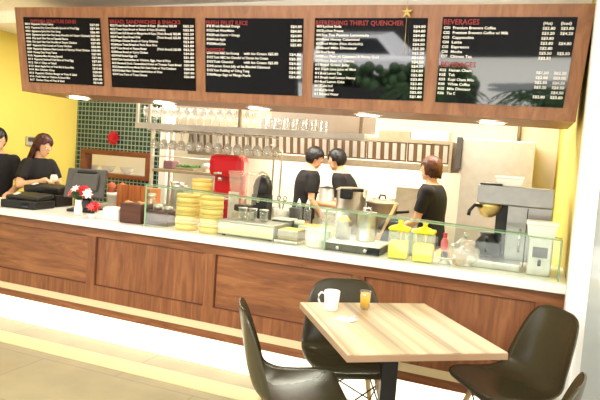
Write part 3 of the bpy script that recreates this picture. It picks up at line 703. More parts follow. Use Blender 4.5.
# point of sale monitor seen from behind
t = thing('sales_monitor', 'dark grey sales monitor seen from behind, tilted, beside the flowers', 'monitor', ctr(85, 206, 3.84), .42)
b = BM(); box(b, (0, 0, .012), (.24, .2, .024), bev=.008); obj('base', b, M['darkplas'], t)
b = BM(); box(b, (0, .02, .08), (.08, .05, .14), bev=.01, rx=-.3); obj('neck', b, M['darkplas'], t)
mtx = Matrix.Translation((-.0, .0, .235)) @ Matrix.Rotation(-.38, 4, 'X')
b = BM(); c = BM(); box(c, (0, 0, 0), (.33, .03, .26), bev=.012); merge(b, c, mtx); obj('back_shell', b, M['greyplas'], t)
b = BM(); c = BM(); box(c, (0, -.03, -.0), (.22, .035, .15), bev=.012); merge(b, c, mtx); obj('rear_housing', b, M['greyplas'], t)
b = BM(); c = BM(); box(c, (0, -.022, .095), (.16, .02, .025), bev=.006); merge(b, c, mtx); obj('grip', b, M['darkplas'], t)
b = BM(); c = BM(); box(c, (0, .0165, 0), (.30, .003, .23)); merge(b, c, mtx); obj('screen', b, M['black'], t)
# flowers
def bloom(b, c, r, nrm, n=7):
    q = Vector((0, 0, 1)).rotation_difference(nrm).to_matrix().to_4x4(); c = Vector(c)
    for k in range(n):
        a = k * 2 * PI / n; m_ = Matrix.Translation(c) @ q @ Matrix.Rotation(a, 4, 'Z')
        pts = [(0, 0, 0), (r * .45, -r * .22, r * .12), (r, 0, r * .05), (r * .45, r * .22, r * .12)]
        v = [b.verts.new(m_ @ Vector(p)) for p in pts]; v2 = [b.verts.new(m_ @ (Vector(p) - Vector((0, 0, .002)))) for p in pts]
        b.faces.new(v); b.faces.new(v2[::-1])
        for i in range(4): b.faces.new([v[i], v2[i], v2[(i + 1) % 4], v[(i + 1) % 4]])
def bouquet(label, p, vase, R_, z0, n, cols, seed, name='flower_vase'):
    random.seed(seed)
    t = thing(name, label, 'flowers', p)
    b = BM(); lathe(b, vase, seg=20); obj('vase', b, M['porcelain'], t)
    lf = BM(); stm = BM()
    for k in range(n):
        a = random.random() * 2 * PI; e = random.uniform(.05, 1.0); d = Vector((math.cos(a) * e, math.sin(a) * e, 1.1 - e * .6)).normalized()
        c = Vector((0, 0, z0)) + Vector((d.x, d.y, d.z * .8)) * R_ * random.uniform(.75, 1.1)
        tube(stm, [(0, 0, z0 - .03), c], .002, 4)
        b = BM(); bloom(b, c, random.uniform(.034, .048), (d + Vector((0, -.5, 0))).normalized()); ball(b, c + d * .004, .006, 6); obj('bloom', b, M[cols[k % len(cols)]], t)
        bloom(lf, c - d * .018, .035, d, 4)
    obj('leaves', lf, M['leaf'], t); obj('stems', stm, M['leaf'], t)
bouquet('white vase of red, pink and white flowers beside the monitor', ctr(78, 212, 3.58), [(0, 0), (.03, 0), (.032, .05), (.024, .10), (.03, .125), (.026, .125), (0, .1)], .10, .14, 26, ['petalr', 'petalw', 'petalp', 'petalr', 'petalw'], 11)
bouquet('small pot of red flowers right of the white vase', ctr(92, 214, 3.56), [(0, 0), (.03, 0), (.036, .03), (.03, .03), (0, .02)], .055, .06, 14, ['petalr', 'petalp', 'petalr'], 4, 'flower_pot')
t = thing('napkin_pile', 'small pile of folded white napkins right of the red flowers', 'napkins', ctr(104, 214, 3.62))
for k in range(5): b = BM(); box(b, (random.uniform(-.004, .004), 0, .006 + k * .011), (.10, .10, .010), rz=random.uniform(-.1, .1), bev=.002); obj('napkin', b, M['paper'], t)
t = thing('white_tray', 'white plastic tray between the napkins and the dark wooden box', 'tray', ctr(116, 219, 3.62))
b = BM(); box(b, (0, 0, .045), (.15, .14, .09), bev=.008); obj('body', b, M['whiteplas'], t)
b = BM(); box(b, (0, -.005, .093), (.13, .1, .006)); obj('papers', b, M['paper'], t)
t = thing('dark_wooden_box', 'dark brown wooden box with biscuits on top beside the glass case', 'box', ctr(136, 224, 3.60), .03)
b = BM(); box(b, (0, 0, .07), (.185, .16, .14), bev=.004); obj('body', b, M['darkwood'], t)
b = BM(); box(b, (0, 0, .144), (.19, .165, .008), bev=.002); obj('rim', b, M['darkwood'], t)
random.seed(8)
for k in range(7): b = BM(); lathe(b, [(0, 0), (.018, 0), (.018, .010), (0, .012)], (-.07 + k * .023, random.uniform(-.04, .03), .149), 12, Matrix.Rotation(random.uniform(-.3, .3), 4, 'X')); obj('biscuit', b, M['nut'], t)
t = thing('dark_wooden_box', 'dark box with steel fittings behind the left end of the glass', 'box', ctr(162, 223, 3.66), .03)
b = BM(); box(b, (0, 0, .055), (.19, .15, .11), bev=.004); obj('body', b, M['darkwood'], t)
b = BM(); lathe(b, [(0, .11), (.03, .11), (.032, .15), (.0, .155)], (-.04, 0, 0)); lathe(b, [(0, .11), (.03, .11), (.032, .14), (.0, .145)], (.05, 0, 0)); obj('tins', b, M['steel'], t)
t = thing('glass_jar', 'clear glass jar standing in the left corner of the display case', 'jar', ctr(151, 219, 3.84), 0)
b = BM(); lathe(b, [(0, 0), (.04, 0), (.042, .02), (.042, .15), (.03, .17), (.03, .19), (0, .19)], seg=20); obj('jar_body', b, M['acrylic'], t)
b = BM(); lathe(b, [(.034, .19), (.034, .21), (0, .212)], seg=20); obj('lid', b, M['steel'], t)
# orange crate, pots behind
X_, w_, t_, b_ = span(119, 148, 185, 207, 4.6)
t = thing('orange_wooden_crate', 'upright orange-brown slatted crate behind the dark wooden box', 'crate', (X_, 4.66, BZ), .03)
hh = t_ - BZ
for k in range(5): b = BM(); box(b, (-w_ / 2 + (k + .5) * w_ / 5, -.09, hh / 2), (w_ / 5 - .004, .016, hh), bev=.003); obj('slat', b, M['crate'], t)
b = BM(); box(b, (0, .06, hh / 2 - .01), (w_ - .01, .22 - .03, hh - .03), bev=.003); obj('box', b, M['crate'], t)
X_, w_, t_, b_ = span(104, 119, 193, 206, 4.6)
t = thing('cream_tub', 'cream lidded tub below the terracotta pots', 'tub', (X_, 4.68, BZ))
hh = t_ - BZ
b = BM(); lathe(b, [(0, 0), (.085, 0), (.092, hh - .03), (.1, hh - .03), (.1, hh), (0, hh)], seg=28); obj('body', b, M['white'], t)
tp = None
for i, (dx, dy, lb) in enumerate(((-.045, -.03, 'left terracotta pot standing on the cream tub'), (.045, .02, 'right terracotta pot standing on the cream tub'))):
    pl = (X_ + dx, 4.68 + dy, BZ + hh + .001)
    if tp is None:
        tp = thing('terracotta_pot', lb, 'pot', pl, 0, 'terracotta pots on the cream tub')
        b = BM(); lathe(b, [(0, 0), (.032, 0), (.042, .05), (.036, .08), (.032, .08), (0, .06)], seg=20); obj('body', b, M['terracotta'], tp)
        b = BM(); lathe(b, [(.038, .082), (.02, .096), (.008, .098), (.008, .108), (0, .11)], seg=20); obj('lid', b, M['terracotta'], tp)
    else: dup(tp, pl, 0, lb)

# bamboo steamers
def steamer(loc, r, h, label, group, first=[None]):
    t = thing('bamboo_steamer', label, 'steamer', loc, random.random() * 6, group)
    b = BM(); lathe(b, [(0, .004), (r - .008, .004), (r - .008, 0), (r, 0), (r, h), (r - .008, h), (r - .008, .01), (0, .01)], seg=32); obj('basket', b, M['bamboo'], t)
    b = BM(); lathe(b, [(r, h * .62), (r + .003, h * .62), (r + .003, h * .94), (r, h * .94)], seg=32); lathe(b, [(r, h * .04), (r + .003, h * .04), (r + .003, h * .2), (r, h * .2)], seg=32); obj('binding', b, M['bambood'], t)
    return t
sg = 'bamboo steamer baskets stacked in the display case'
lv = ['lowest', 'second', 'third', 'fourth', 'topmost']
protos = {}
def stack(px, py, Y, n, r, h, which, z0=ZT + .001):
    p = aty(px, py, Y)
    for k in range(n):
        lb = '%s bamboo steamer counted upwards in the %s stack' % (lv[k] if k < n - 1 else 'topmost', which)
        pos = (p.x + random.uniform(-.003, .003), Y, z0 + k * (h + .001))
        if r not in protos: protos[r] = steamer(pos, r, h, lb, sg)
        else: dup(protos[r], pos, random.random() * 6, lb)
stack(187, 225, 3.60, 4, .082, .064, 'left')
stack(211, 228, 3.59, 4, .080, .064, 'right front')
stack(201, 215, 4.2, 5, .086, .068, 'taller rear')
for o in list(C.objects):
    pass
# tray under the stacks
b = BM(); c_ = ctr(199, 232, 3.63); box(b, (c_.x, 3.63, ZT + .0), (.001, .001, .0005)); b.free()
# support for the rear stack: steel stand between counter and bench
t = thing('steel_stand', 'steel stand behind the counter carrying the taller steamer stack', 'stand', (aty(201, 215, 4.2).x, 4.2, 0))
b = BM(); box(b, (0, 0, ZT - .012), (.26, .22, .022), bev=.003); obj('top', b, M['steel'], t)
for sx_ in (-1, 1):
    for sy_ in (-1, 1): b = BM(); tube(b, [(sx_ * .11, sy_ * .09, 0), (sx_ * .11, sy_ * .09, ZT - .023)], .01); obj('leg', b, M['steel'], t)

# low steel hot box and acrylic blender
c0 = ctr(253, 236, 3.68)
t = thing('low_hot_box', 'low wide steel hot box with cream front inside the glass case', 'hot box', c0 + Vector((.012, 0, 0)), -.02)
b = BM(); box(b, (0, 0, .06), (.43, .30, .09), bev=.004); obj('body', b, M['steell'], t)
b = BM(); box(b, (-.0, -.152, .058), (.40, .004, .07)); obj('front_panel', b, M['creamstrip'], t)
b = BM(); box(b, (0, 0, .107), (.44, .31, .006), bev=.002); obj('top_plate', b, M['steel'], t)
for sx_ in (-1, 1):
    for sy_ in (-1, 1): b = BM(); lathe(b, [(0, 0), (.012, 0), (.012, .015), (0, .015)], (sx_ * .18, sy_ * .12, 0), 10); obj('foot', b, M['darkplas'], t)
t = thing('clear_blender', 'clear square blender jug with black collar behind the hot box', 'blender', (aty(246, 200, 4.0).x, 3.96, ZT + .001))
b = BM(); box(b, (0, 0, .07), (.13, .13, .14), bev=.01); obj('base', b, M['steell'], t)
b = BM(); box(b, (0, 0, .165), (.11, .11, .05), bev=.012); obj('collar', b, M['darkplas'], t)
b = BM(); hexa(b, [(-.07, -.07, .19), (.07, -.07, .19), (.09, -.09, .42), (-.09, -.09, .42)], [(-.07, .07, .19), (.07, .07, .19), (.09, .09, .42), (-.09, .09, .42)]); obj('jug', b, M['acrylic'], t)
b = BM(); box(b, (0, 0, .432), (.19, .19, .024), bev=.006); obj('lid', b, M['acrylic'], t)
jr = None
for i, (px, lb) in enumerate(((244, 'left clear jug standing on the low hot box'), (254, 'middle clear jug standing on the low hot box'), (265, 'right clear jug standing on the low hot box'))):
    pl = Vector((aty(px, 215, 3.70).x, 3.68, ZT + .001 + .111))
    pl.z = ZT + .112
    if jr is None:
        jr = thing('clear_jug', lb, 'jug', pl, 0, 'clear jugs on the low hot box')
        b = BM(); lathe(b, [(0, 0), (.030, 0), (.033, .085), (.030, .085), (.027, .006), (0, .006)], seg=20); obj('body', b, M['acrylic'], jr)
        b = BM(); lathe(b, [(0, .087), (.034, .085), (.034, .080)], seg=20); obj('lid', b, M['steel'], jr)
    else: dup(jr, pl, 0, lb)
# trays, bowl and jars in the middle of the case
t = thing('shallow_steel_tray', 'shallow steel food tray in the case left of the white bowl', 'tray', ctr(292, 241, 3.64), -.02)
b = BM(); box(b, (0, 0, .012), (.17, .22, .018), bev=.004); obj('tray', b, M['steel'], t)
b = BM(); box(b, (0, 0, .055), (.15, .16, .068), bev=.006); obj('food_pan', b, M['steeld'], t)
b = BM(); box(b, (0, -.0, .091), (.13, .13, .004)); obj('filling', b, M['curry'], t)
t = thing('white_mixing_bowl', 'round white straight-sided bowl in the display case', 'bowl', ctr(317, 246, 3.60))
b = BM(); lathe(b, [(0, 0), (.07, 0), (.08, .01), (.085, .108), (.088, .112), (.08, .112), (.074, .012), (0, .012)], seg=32); obj('body', b, M['whiteplas'], t)
simple('food_tub', 'low white tub of custard behind the round white bowl', 'tub', ctr(318, 236, 3.90), [('tub', bx_((0, 0, .05), (.26, .16, .10), .008), M['whiteplas']), ('filling', bx_((0, 0, .101), (.22, .12, .006)), M['curry'])])
t = thing('glass_jar', 'small jar with green contents behind the hot box', 'jar', ctr(299, 228, 3.86))
b = BM(); lathe(b, [(0, 0), (.035, 0), (.035, .10), (0, .10)], seg=20); obj('contents', b, M['herb'], t)
b = BM(); lathe(b, [(0, .101), (.037, .101), (.037, .13), (0, .132)], seg=20); obj('lid', b, M['whiteplas'], t)
simple('food_tub', 'grey tub behind the shallow tray beside the green jar', 'tub', ctr(284, 227, 3.88), [('tub', bx_((0, 0, .06), (.14, .14, .12), .008), M['greyplas']), ('lid', bx_((0, 0, .125), (.15, .15, .01), .003), M['whiteplas'])])
simple('food_tub', 'clear tub behind the divider pane right of the round white bowl', 'tub', ctr(333, 238, 3.86), [('tub', bx_((0, 0, .07), (.13, .14, .14), .008), M['acrylic']), ('filling', bx_((0, 0, .04), (.10, .11, .06), .006), M['curry'])])
# induction hob and canisters
hobp = ctr(357, 252, 3.66)
t = thing('induction_hob', 'wide double induction hob with white top and black front', 'hob', hobp)
b = BM(); box(b, (0, 0, .025), (.36, .28, .048), bev=.004); obj('body', b, M['darkplas'], t)
b = BM(); box(b, (0, 0, .056), (.37, .29, .012), bev=.003); obj('top_plate', b, M['whiteplas'], t)
for s in (-1, 1): b = BM(); lathe(b, [(0, 0), (.013, 0), (.011, .012), (0, .012)], (s * .09, -.141, .026), 12, Matrix.Rotation(PI / 2, 4, 'X')); obj('knob', b, M['chrome'], t)
HZ = ZT + .064
t = thing('steel_canister', 'short steel canister heaped with custard on the left of the hob', 'canister', (aty(344, 232, 3.66).x, 3.64, HZ))
b = BM(); lathe(b, [(0, 0), (.050, 0), (.052, .115), (.055, .12), (0, .115)], seg=28); obj('body', b, M['steel'], t)
b = BM(); ball(b, (0, 0, .117), (.046, .046, .032), 16); ball(b, (.01, -.01, .14), (.025, .025, .018), 10); obj('contents', b, M['curry'], t)
t = thing('steel_canister', 'tall steel canister on the right of the hob', 'canister', (aty(366, 228, 3.68).x, 3.68, HZ))
b = BM(); lathe(b, [(0, 0), (.066, 0), (.066, .01), (.062, .015), (.062, .185), (.066, .19), (.058, .19), (0, .18)], seg=28); obj('body', b, M['steel'], t)
b = BM(); tube(b, [(-.03, 0, .19), (-.02, 0, .215), (.02, 0, .215), (.03, 0, .19)], .006); obj('handle', b, M['chrome'], t)
b = BM(); tube(b, [(0, 0, .004), (.10, .0, .24)], [.008, .011]); ball(b, (.0, 0, .02), (.018, .01, .028), 10)
tag(obj('wooden_spoon', b, M['beech'], None, (aty(377, 245, 3.70).x, 3.72, HZ + .012)), 'long pale wooden spoon leaning right of the tall canister', 'spoon')
t = thing('black_cooker', 'black rounded cooker behind the juice dispensers', 'cooker', ctr(391, 240, 3.92))
b = BM(); lathe(b, [(0, 0), (.085, 0), (.095, .03), (.095, .14), (.07, .19), (0, .20)], seg=28); obj('body', b, M['darkplas'], t)
b = BM(); tube(b, [(-.04, 0, .19), (-.02, 0, .225), (.02, 0, .225), (.04, 0, .19)], .008); obj('handle', b, M['blue'], t)
# juice dispensers
dd = None
for i, (px, py, Y, lb) in enumerate(((398, 256, 3.57, 'left square jug of bright yellow juice with yellow lid'), (422.5, 260, 3.56, 'right square jug of bright yellow juice with yellow lid'))):
    pl = ctr(px, py, Y)
    if dd is None:
        dd = thing('juice_jug', lb, 'juice jug', pl, .1, 'jugs of yellow juice on the counter')
        b = BM(); box(b, (0, 0, .055), (.118, .112, .105), bev=.012); obj('juice', b, M['juiceb'], dd)
        b = BM(); box(b, (0, 0, .088), (.126, .120, .172), bev=.014); obj('jug_wall', b, glassmat('frosted_jug', (255, 253, 215), .06, .14, (252, 248, 200)), dd)
        b = BM(); box(b, (0, 0, .185), (.130, .124, .022), bev=.008); lathe(b, [(.05, .195), (.04, .205), (.02, .21), (.012, .22), (.018, .235), (0, .238)], seg=20); obj('lid', b, M['juiceb'], dd)
        b = BM(); tube(b, [(.0, .055, .16), (.0, .09, .15), (.0, .09, .07), (.0, .055, .06)], .008); obj('handle', b, M['juiceb'], dd)
    else: dup(dd, pl, .05, lb)
simple('pale_blue_bottle', 'small white and blue bottle between the two juice jugs', 'bottle', ctr(411, 254, 3.74), [('body', lz([(0, 0), (.025, 0), (.027, .12), (.012, .15), (0, .15)]), M['cleanb']), ('cap', lz([(.013, .15), (.013, .175), (0, .177)]), M['whiteplas'])])
# cake plate, pink bottle, bread bag
t = thing('cake_plate', 'white plate of sliced cake right of the juice jugs', 'plate', ctr(444, 265, 3.60))
b = BM(); lathe(b, [(0, .03), (.05, .03), (.075, .042), (.078, .046), (.074, .046), (.048, .036), (0, .036)], seg=28); lathe(b, [(0, 0), (.04, 0), (.03, .012), (.02, .03)], seg=20); obj('plate', b, M['porcelain'], t)
for k, (dx, m_) in enumerate(((-.035, 'curry'), (0.0, 'soil'), (.03, 'bread'))): b = BM(); box(b, (dx, -.005 * k, .056), (.03, .06, .04), bev=.004, rz=.1 * k); obj('cake_slice', b, M[m_], t)
simple('pink_bottle', 'small pink capped bottle behind the cake plate', 'bottle', ctr(444, 250, 3.92), [('body', lz([(0, 0), (.022, 0), (.024, .09), (.012, .12), (0, .12)]), M['pink']), ('cap', lz([(.013, .12), (.013, .15), (0, .152)]), M['redgloss'])])
t = thing('bread_bag', 'plump clear plastic bag of bread beside the coffee brewer', 'bag', ctr(463, 262, 3.60))
b = BM(); random.seed(4)
bb = bmesh.new(); bmesh.ops.create_icosphere(bb, subdivisions=4, radius=1)
for v in bb.verts:
    n = noise.noise(v.co * 2.3) * .22 + noise.noise(v.co * 6) * .08; v.co *= 1 + n; v.co = Vector((v.co.x * .085, v.co.y * .07, max(-.075, v.co.z * .085) + .076))
for f in bb.faces: f.smooth = True
merge(b, bb); tube(b, [(0, 0, .155), (.0, 0, .18), (.01, 0, .20)], [.012, .008, .022]); obj('bag_film', b, M['bag'], t)
for k in range(5): b = BM(); ball(b, (random.uniform(-.035, .035), random.uniform(-.03, .03), .03 + .024 * k), (.04, .032, .024), 12, Matrix.Rotation(k, 4, 'Z')); obj('bun', b, M['bread'], t)

# coffee brewer
Y0 = 3.82
xa, xb = aty(476, 230, Y0 - .1).x, aty(553, 230, Y0 - .1).x
cb = thing('coffee_brewer', 'large steel filter coffee brewer at the right end of the counter', 'coffee maker', ((xa + xb) / 2 - .01, Y0, ZT + .001), 0)
cb.rotation_euler.z = 0
cx = cb.location.x; w2 = (xb - xa)
zt = aty(515, 187, Y0 - .1).z - ZT - .002
zl = aty(515, 206, Y0 - .1).z - ZT
b = BM(); box2(b, (-w2 / 2, -.12, zl), (w2 / 2, .14, zt), .006); obj('head', b, M['brewer'], cb)
xc0 = aty(505, 240, Y0 - .1).x - cx
b = BM(); box2(b, (xc0, -.10, .046), (w2 / 2 - .0, .14, zl - .001), .004); obj('column', b, M['brewer'], cb)
b = BM(); box2(b, (-w2 / 2 + .0, -.25, .001), (w2 / 2 - .15, .13, .045), .006); obj('hot_plate', b, M['steel'], cb)
b = BM(); box2(b, (xc0 - .07, -.02, .051), (xc0 - .002, .13, zl - .001), .003); obj('recess', b, M['darkplas'], cb)
fxp = aty(488, 212, Y0 - .1).x - cx
b = BM(); lathe(b, [(.0, zl - .002), (.075, zl - .002), (.075, zl - .02), (.05, zl - .07), (.02, zl - .09), (0, zl - .09)], (fxp, -.04, 0), 28); obj('brew_funnel', b, M['gold'], cb)
b = BM(); tube(b, [(fxp - .03, -.09, zl - .02), (fxp - .08, -.13, zl - .015), (fxp - .105, -.145, zl - .05), (fxp - .11, -.15, zl - .08)], .011); obj('funnel_handle', b, M['darkplas'], cb)
b = BM(); lathe(b, [(0, .052), (.07, .052), (.08, .07), (.075, .13), (.045, .17), (.05, .19), (0, .19)], (fxp + .01, -.03, 0), 28); obj('coffee_pot', b, M['darkplas'], cb)
b = BM(); tube(b, [(fxp + .01, -.1, .17), (fxp + .01, -.15, .16), (fxp + .01, -.15, .09), (fxp + .01, -.105, .08)], .01); obj('pot_handle', b, M['darkplas'], cb)
b = BM(); box2(b, (w2 / 2 - .14, -.1015, .012), (w2 / 2 - .134, -.1005, zl - .01)); obj('seam', b, M['darkplas'], cb)
b = BM(); tube(b, [(w2 / 2 - .17, -.105, .10), (w2 / 2 - .17, -.105, .24)], .008, 12); obj('water_gauge', b, M['chrome'], cb)

b = BM(); box2(b, (-w2 / 2 + .01, -.11, zt), (-w2 / 2 + .14, .12, zt + .012), .004); obj('lid', b, M['darkplas'], cb)
def tub(label, p, w_, d_, h_):
    t = thing('white_food_tub', label, 'tub', p)
    b = BM(); hexa(b, [(-w_ / 2 + .01, -d_ / 2 + .01, 0), (w_ / 2 - .01, -d_ / 2 + .01, 0), (w_ / 2, -d_ / 2, h_ * .75), (-w_ / 2, -d_ / 2, h_ * .75)], [(-w_ / 2 + .01, d_ / 2 - .01, 0), (w_ / 2 - .01, d_ / 2 - .01, 0), (w_ / 2, d_ / 2, h_ * .75), (-w_ / 2, d_ / 2, h_ * .75)]); obj('body', b, M['whiteplas'], t)
    b = BM(); box(b, (0, 0, h_ * .88), (w_ + .012, d_ + .012, h_ * .24), bev=.004); obj('lid', b, M['whiteplas'], t)
tub('flat white tub on top of the coffee brewer', (aty(510, 181, Y0).x, Y0, ZT + zt + .003), .16, .16, .06)
dx_ = aty(541, 240, 3.6).x; DY = 3.60
zt2 = aty(541, 238, DY - .07).z
t = thing('water_dispenser', 'small steel water dispenser under the white lidded tub at the counter end', 'dispenser', (dx_, DY, ZT + .001))
h2 = zt2 - ZT - .003
b = BM(); box(b, (0, 0, h2 / 2), (.13, .12, h2), bev=.008); obj('body', b, M['steel'], t)
b = BM(); box(b, (.0, -.0615, h2 * .62), (.08, .003, .06)); obj('panel', b, M['greyplas'], t)
b = BM(); tube(b, [(0, -.06, h2 * .4), (0, -.085, h2 * .4), (0, -.088, h2 * .28)], .009); obj('spout', b, M['darkplas'], t)
tub('white lidded tub on the small dispenser above the glass case end', (dx_, DY, zt2), .16, .13, .09)

# pass-through bowls, wall phone, red flower
bw = None
for i, (px, lb) in enumerate(((92, 'left white bowl on the ledge of the pass-through window'), (108, 'middle white bowl on the ledge of the pass-through window'), (127, 'right white bowl on the ledge of the pass-through window'))):
    pl = (aty(px, 172, YT + .22).x, YT + .22, wz['z0'] + .052)
    if bw is None:
        bw = thing('serving_bowl', lb, 'bowl', pl, 0, 'white bowls in the pass-through window')
        b = BM(); lathe(b, [(0, 0), (.035, 0), (.06, .02), (.09, .075), (.086, .075), (.055, .026), (0, .01)], seg=28); obj('body', b, M['porcelain'], bw)
    else: dup(bw, pl, 0, lb)
b = BM(); box2(b, (wz['x0'] + .02, YT + .112, wz['z0'] - .02), (wz['x1'] - .02, YT + .42, wz['z0'] + .05)); tag(obj('serving_ledge', b, M['corian']), 'white serving ledge behind the pass-through window holding bowls', 'ledge')
b = BM(); box2(b, (wz['x0'] + .1, YT + .2, 0), (wz['x1'] - .1, YT + .38, wz['z0'] - .021)); tag(obj('ledge_support', b, M['white']), 'white cabinet under the serving ledge behind the tiled wall', 'cabinet')
t = thing('wall_phone', 'small grey intercom unit on the yellow wall behind the cashier', 'intercom', (XL + .001, 5.2 / 1.04, 1.47))
t.location.y = -XL / 1.068; pz = 1.5 + (aty(28, 141, t.location.y).z - 1.5); t.location.z = pz
b = BM(); box(b, (.012, 0, 0), (.022, .12, .105), bev=.004); obj('body', b, M['steell'], t)
b = BM(); box(b, (.025, 0, .018), (.004, .09, .045)); obj('display', b, M['greyplas'], t)
t = thing('red_paper_flower', 'large red artificial flower fixed to the green tiled wall', 'flower', (aty(113.5, 138, YT - .03).x, YT - .03, aty(113.5, 138, YT - .03).z))
for k, (rr, n) in enumerate(((.095, 9), (.07, 8), (.045, 6))):
    b = BM(); bloom(b, (0, -.008 * k, 0), rr, Vector((0, -1, .0)), n); bloom(b, (0, -.004 - .008 * k, 0), rr * .9, Vector((.2, -1, .1)), n); obj('petals', b, M['petalr'], t)
b = BM(); ball(b, (0, .012, 0), (.04, .016, .04), 12); obj('backing', b, M['petalr'], t)
# ------------------------------------------------------------------ cafe table, chairs and what stands on it
TA = math.radians(35.4); TCx, TCy, TZ = -.55, 2.70, .74
tb = thing('cafe_table', 'striped wood-laminate cafe table on a black square column', 'table', (TCx, TCy, 0), TA)
b = BM(); box(b, (0, 0, TZ - .002), (.716, .806, .004), bev=.001); obj('top_surface', b, M['tabletop'], tb)
b = BM(); box(b, (0, 0, TZ - .018), (.72, .81, .028), bev=.002); obj('table_edge', b, M['tableedge'], tb)
b = BM(); box(b, (0, 0, .37), (.075, .075, .67), rz=-TA + .35, bev=.003); obj('column', b, M['darkplas'], tb)
b = BM(); box(b, (0, 0, .012), (.46, .46, .022), bev=.006); obj('base_plate', b, M['darkplas'], tb)
b = BM(); box(b, (0, 0, .70), (.3, .3, .012)); obj('mounting_plate', b, M['darkplas'], tb)

PR = [(.238, .420, .150, .0, .0), (.236, .430, .185, .004, .0), (.215, .442, .207, .010, .0), (.15, .440, .222, .018, 0), (.05, .424, .232, .028, .0), (-.05, .414, .238, .040, .01), (-.125, .425, .240, .046, .03), (-.175, .462, .238, .036, .05),
      (-.205, .53, .232, .020, .065), (-.225, .61, .222, .006, .062), (-.243, .70, .205, .0, .05), (-.256, .765, .182, .0, .036), (-.262, .800, .155, .0, .024), (-.264, .818, .115, .0, .014), (-.264, .823, .080, .0, .008)]
def catm(P, t):
    n = len(P) - 1; f_ = min(t * n, n - 1e-6); i = int(f_); u = f_ - i
    p = [P[max(0, min(n, i + k))] for k in (-1, 0, 1, 2)]
    return [.5 * (2 * p[1][k] + (p[2][k] - p[0][k]) * u + (2 * p[0][k] - 5 * p[1][k] + 4 * p[2][k] - p[3][k]) * u * u + (3 * p[1][k] - p[0][k] - 3 * p[2][k] + p[3][k]) * u ** 3) for k in range(len(P[0]))]
def shell_chair(label, loc, d):
    t = thing('shell_chair', label, 'chair', (*loc, 0), math.atan2(-d[0], d[1]), 'olive-black shell chairs around the cafe table')
    b = BM(); NV, NU = 42, 20; g = []
    th = .007
    for side in (0, 1):
        G = []
        for j in range(NV + 1):
            y, z, w_, cz, cy = catm(PR, j / NV); y2, z2 = catm(PR, min(1, j / NV + .01))[:2]; y1, z1 = catm(PR, max(0, j / NV - .01))[:2]
            dy, dz = y2 - y1, z2 - z1; l_ = math.hypot(dy, dz) or 1; ny, nz = dz / l_, -dy / l_   # points up on the seat, forward on the back
            if ny * .3 + nz < 0 and z < .5: ny, nz = -ny, -nz
            row = []
            for i in range(NU + 1):
                u = -1 + 2 * i / NU; k = abs(u) ** 2.6
                row.append(b.verts.new((u * w_ - .0, y + cy * k - side * th * ny * 1.0, z + cz * k - side * th * nz)))
            G.append(row)
        g.append(G)
        for j in range(NV):
            for i in range(NU):
                f = b.faces.new([G[j][i], G[j][i + 1], G[j + 1][i + 1], G[j + 1][i]]); f.smooth = True
    A, B = g
    rim = [(0, i) for i in range(NU + 1)] + [(j, NU) for j in range(1, NV + 1)] + [(NV, i) for i in range(NU - 1, -1, -1)] + [(j, 0) for j in range(NV - 1, 0, -1)]
    for q in range(len(rim)):
        a1, a2 = rim[q], rim[(q + 1) % len(rim)]
        b.faces.new([A[a1[0]][a1[1]], A[a2[0]][a2[1]], B[a2[0]][a2[1]], B[a1[0]][a1[1]]])
    obj('seat_shell', b, M['shell'], t)
    b = BM()
    for sx_ in (-1, 1):
        for sy_ in (-1, 1): lathe(b, [(0, 0), (.022, 0), (.022, .02), (0, .02)], (sx_ * .12, sy_ * .10 - .0, .385), 12)
    for sx_ in (-1, 1): tube(b, [(sx_ * .12, -.10, .39), (sx_ * .12, .10, .39)], .006)
    for sy_ in (-1, 1): tube(b, [(-.12, sy_ * .10, .39), (.12, sy_ * .10, .39)], .006)
    ft = lambda sx_, sy_, f_: Vector((sx_ * (.225 - .095 * f_), sy_ * (.215 - .105 * f_), .395 * f_))
    for s1 in (-1, 1):
        tube(b, [ft(-1, s1, .35), ft(1, s1, .88)], .004); tube(b, [ft(1, s1, .35), ft(-1, s1, .88)], .004)
        tube(b, [ft(s1, -1, .35), ft(s1, 1, .88)], .004); tube(b, [ft(s1, 1, .35), ft(s1, -1, .88)], .004)
    obj('wire_brace', b, M['wire'], t)
    for sx_ in (-1, 1):
        for sy_ in (-1, 1):
            b = BM(); tube(b, [ft(sx_, sy_, 0), ft(sx_, sy_, .5), ft(sx_, sy_, .97)], [.010, .014, .013], 12); obj('leg', b, M['beech'], t)
    return t
shell_chair('shell chair left of the table, seen side-on with its back to the left', (-.925, 2.41), (.87, .49))
shell_chair('shell chair behind the table, its back right behind the white mug', (-.83, 2.955), (.49, -.87))
shell_chair('shell chair right of the table before the white column, facing left', (-.012, 3.07), (-.83, -.56))
nd = Vector((-.98, .18)).normalized(); pt = atz(583, 381, .822)
shell_chair('nearest shell chair, only the top of its back showing at the bottom right corner', (pt.x + nd.x * .262, pt.y + nd.y * .262), nd)
for o in C.objects:
    if o.name == 'shell_chair': o.scale = (1.0, 1.0, 1.02)

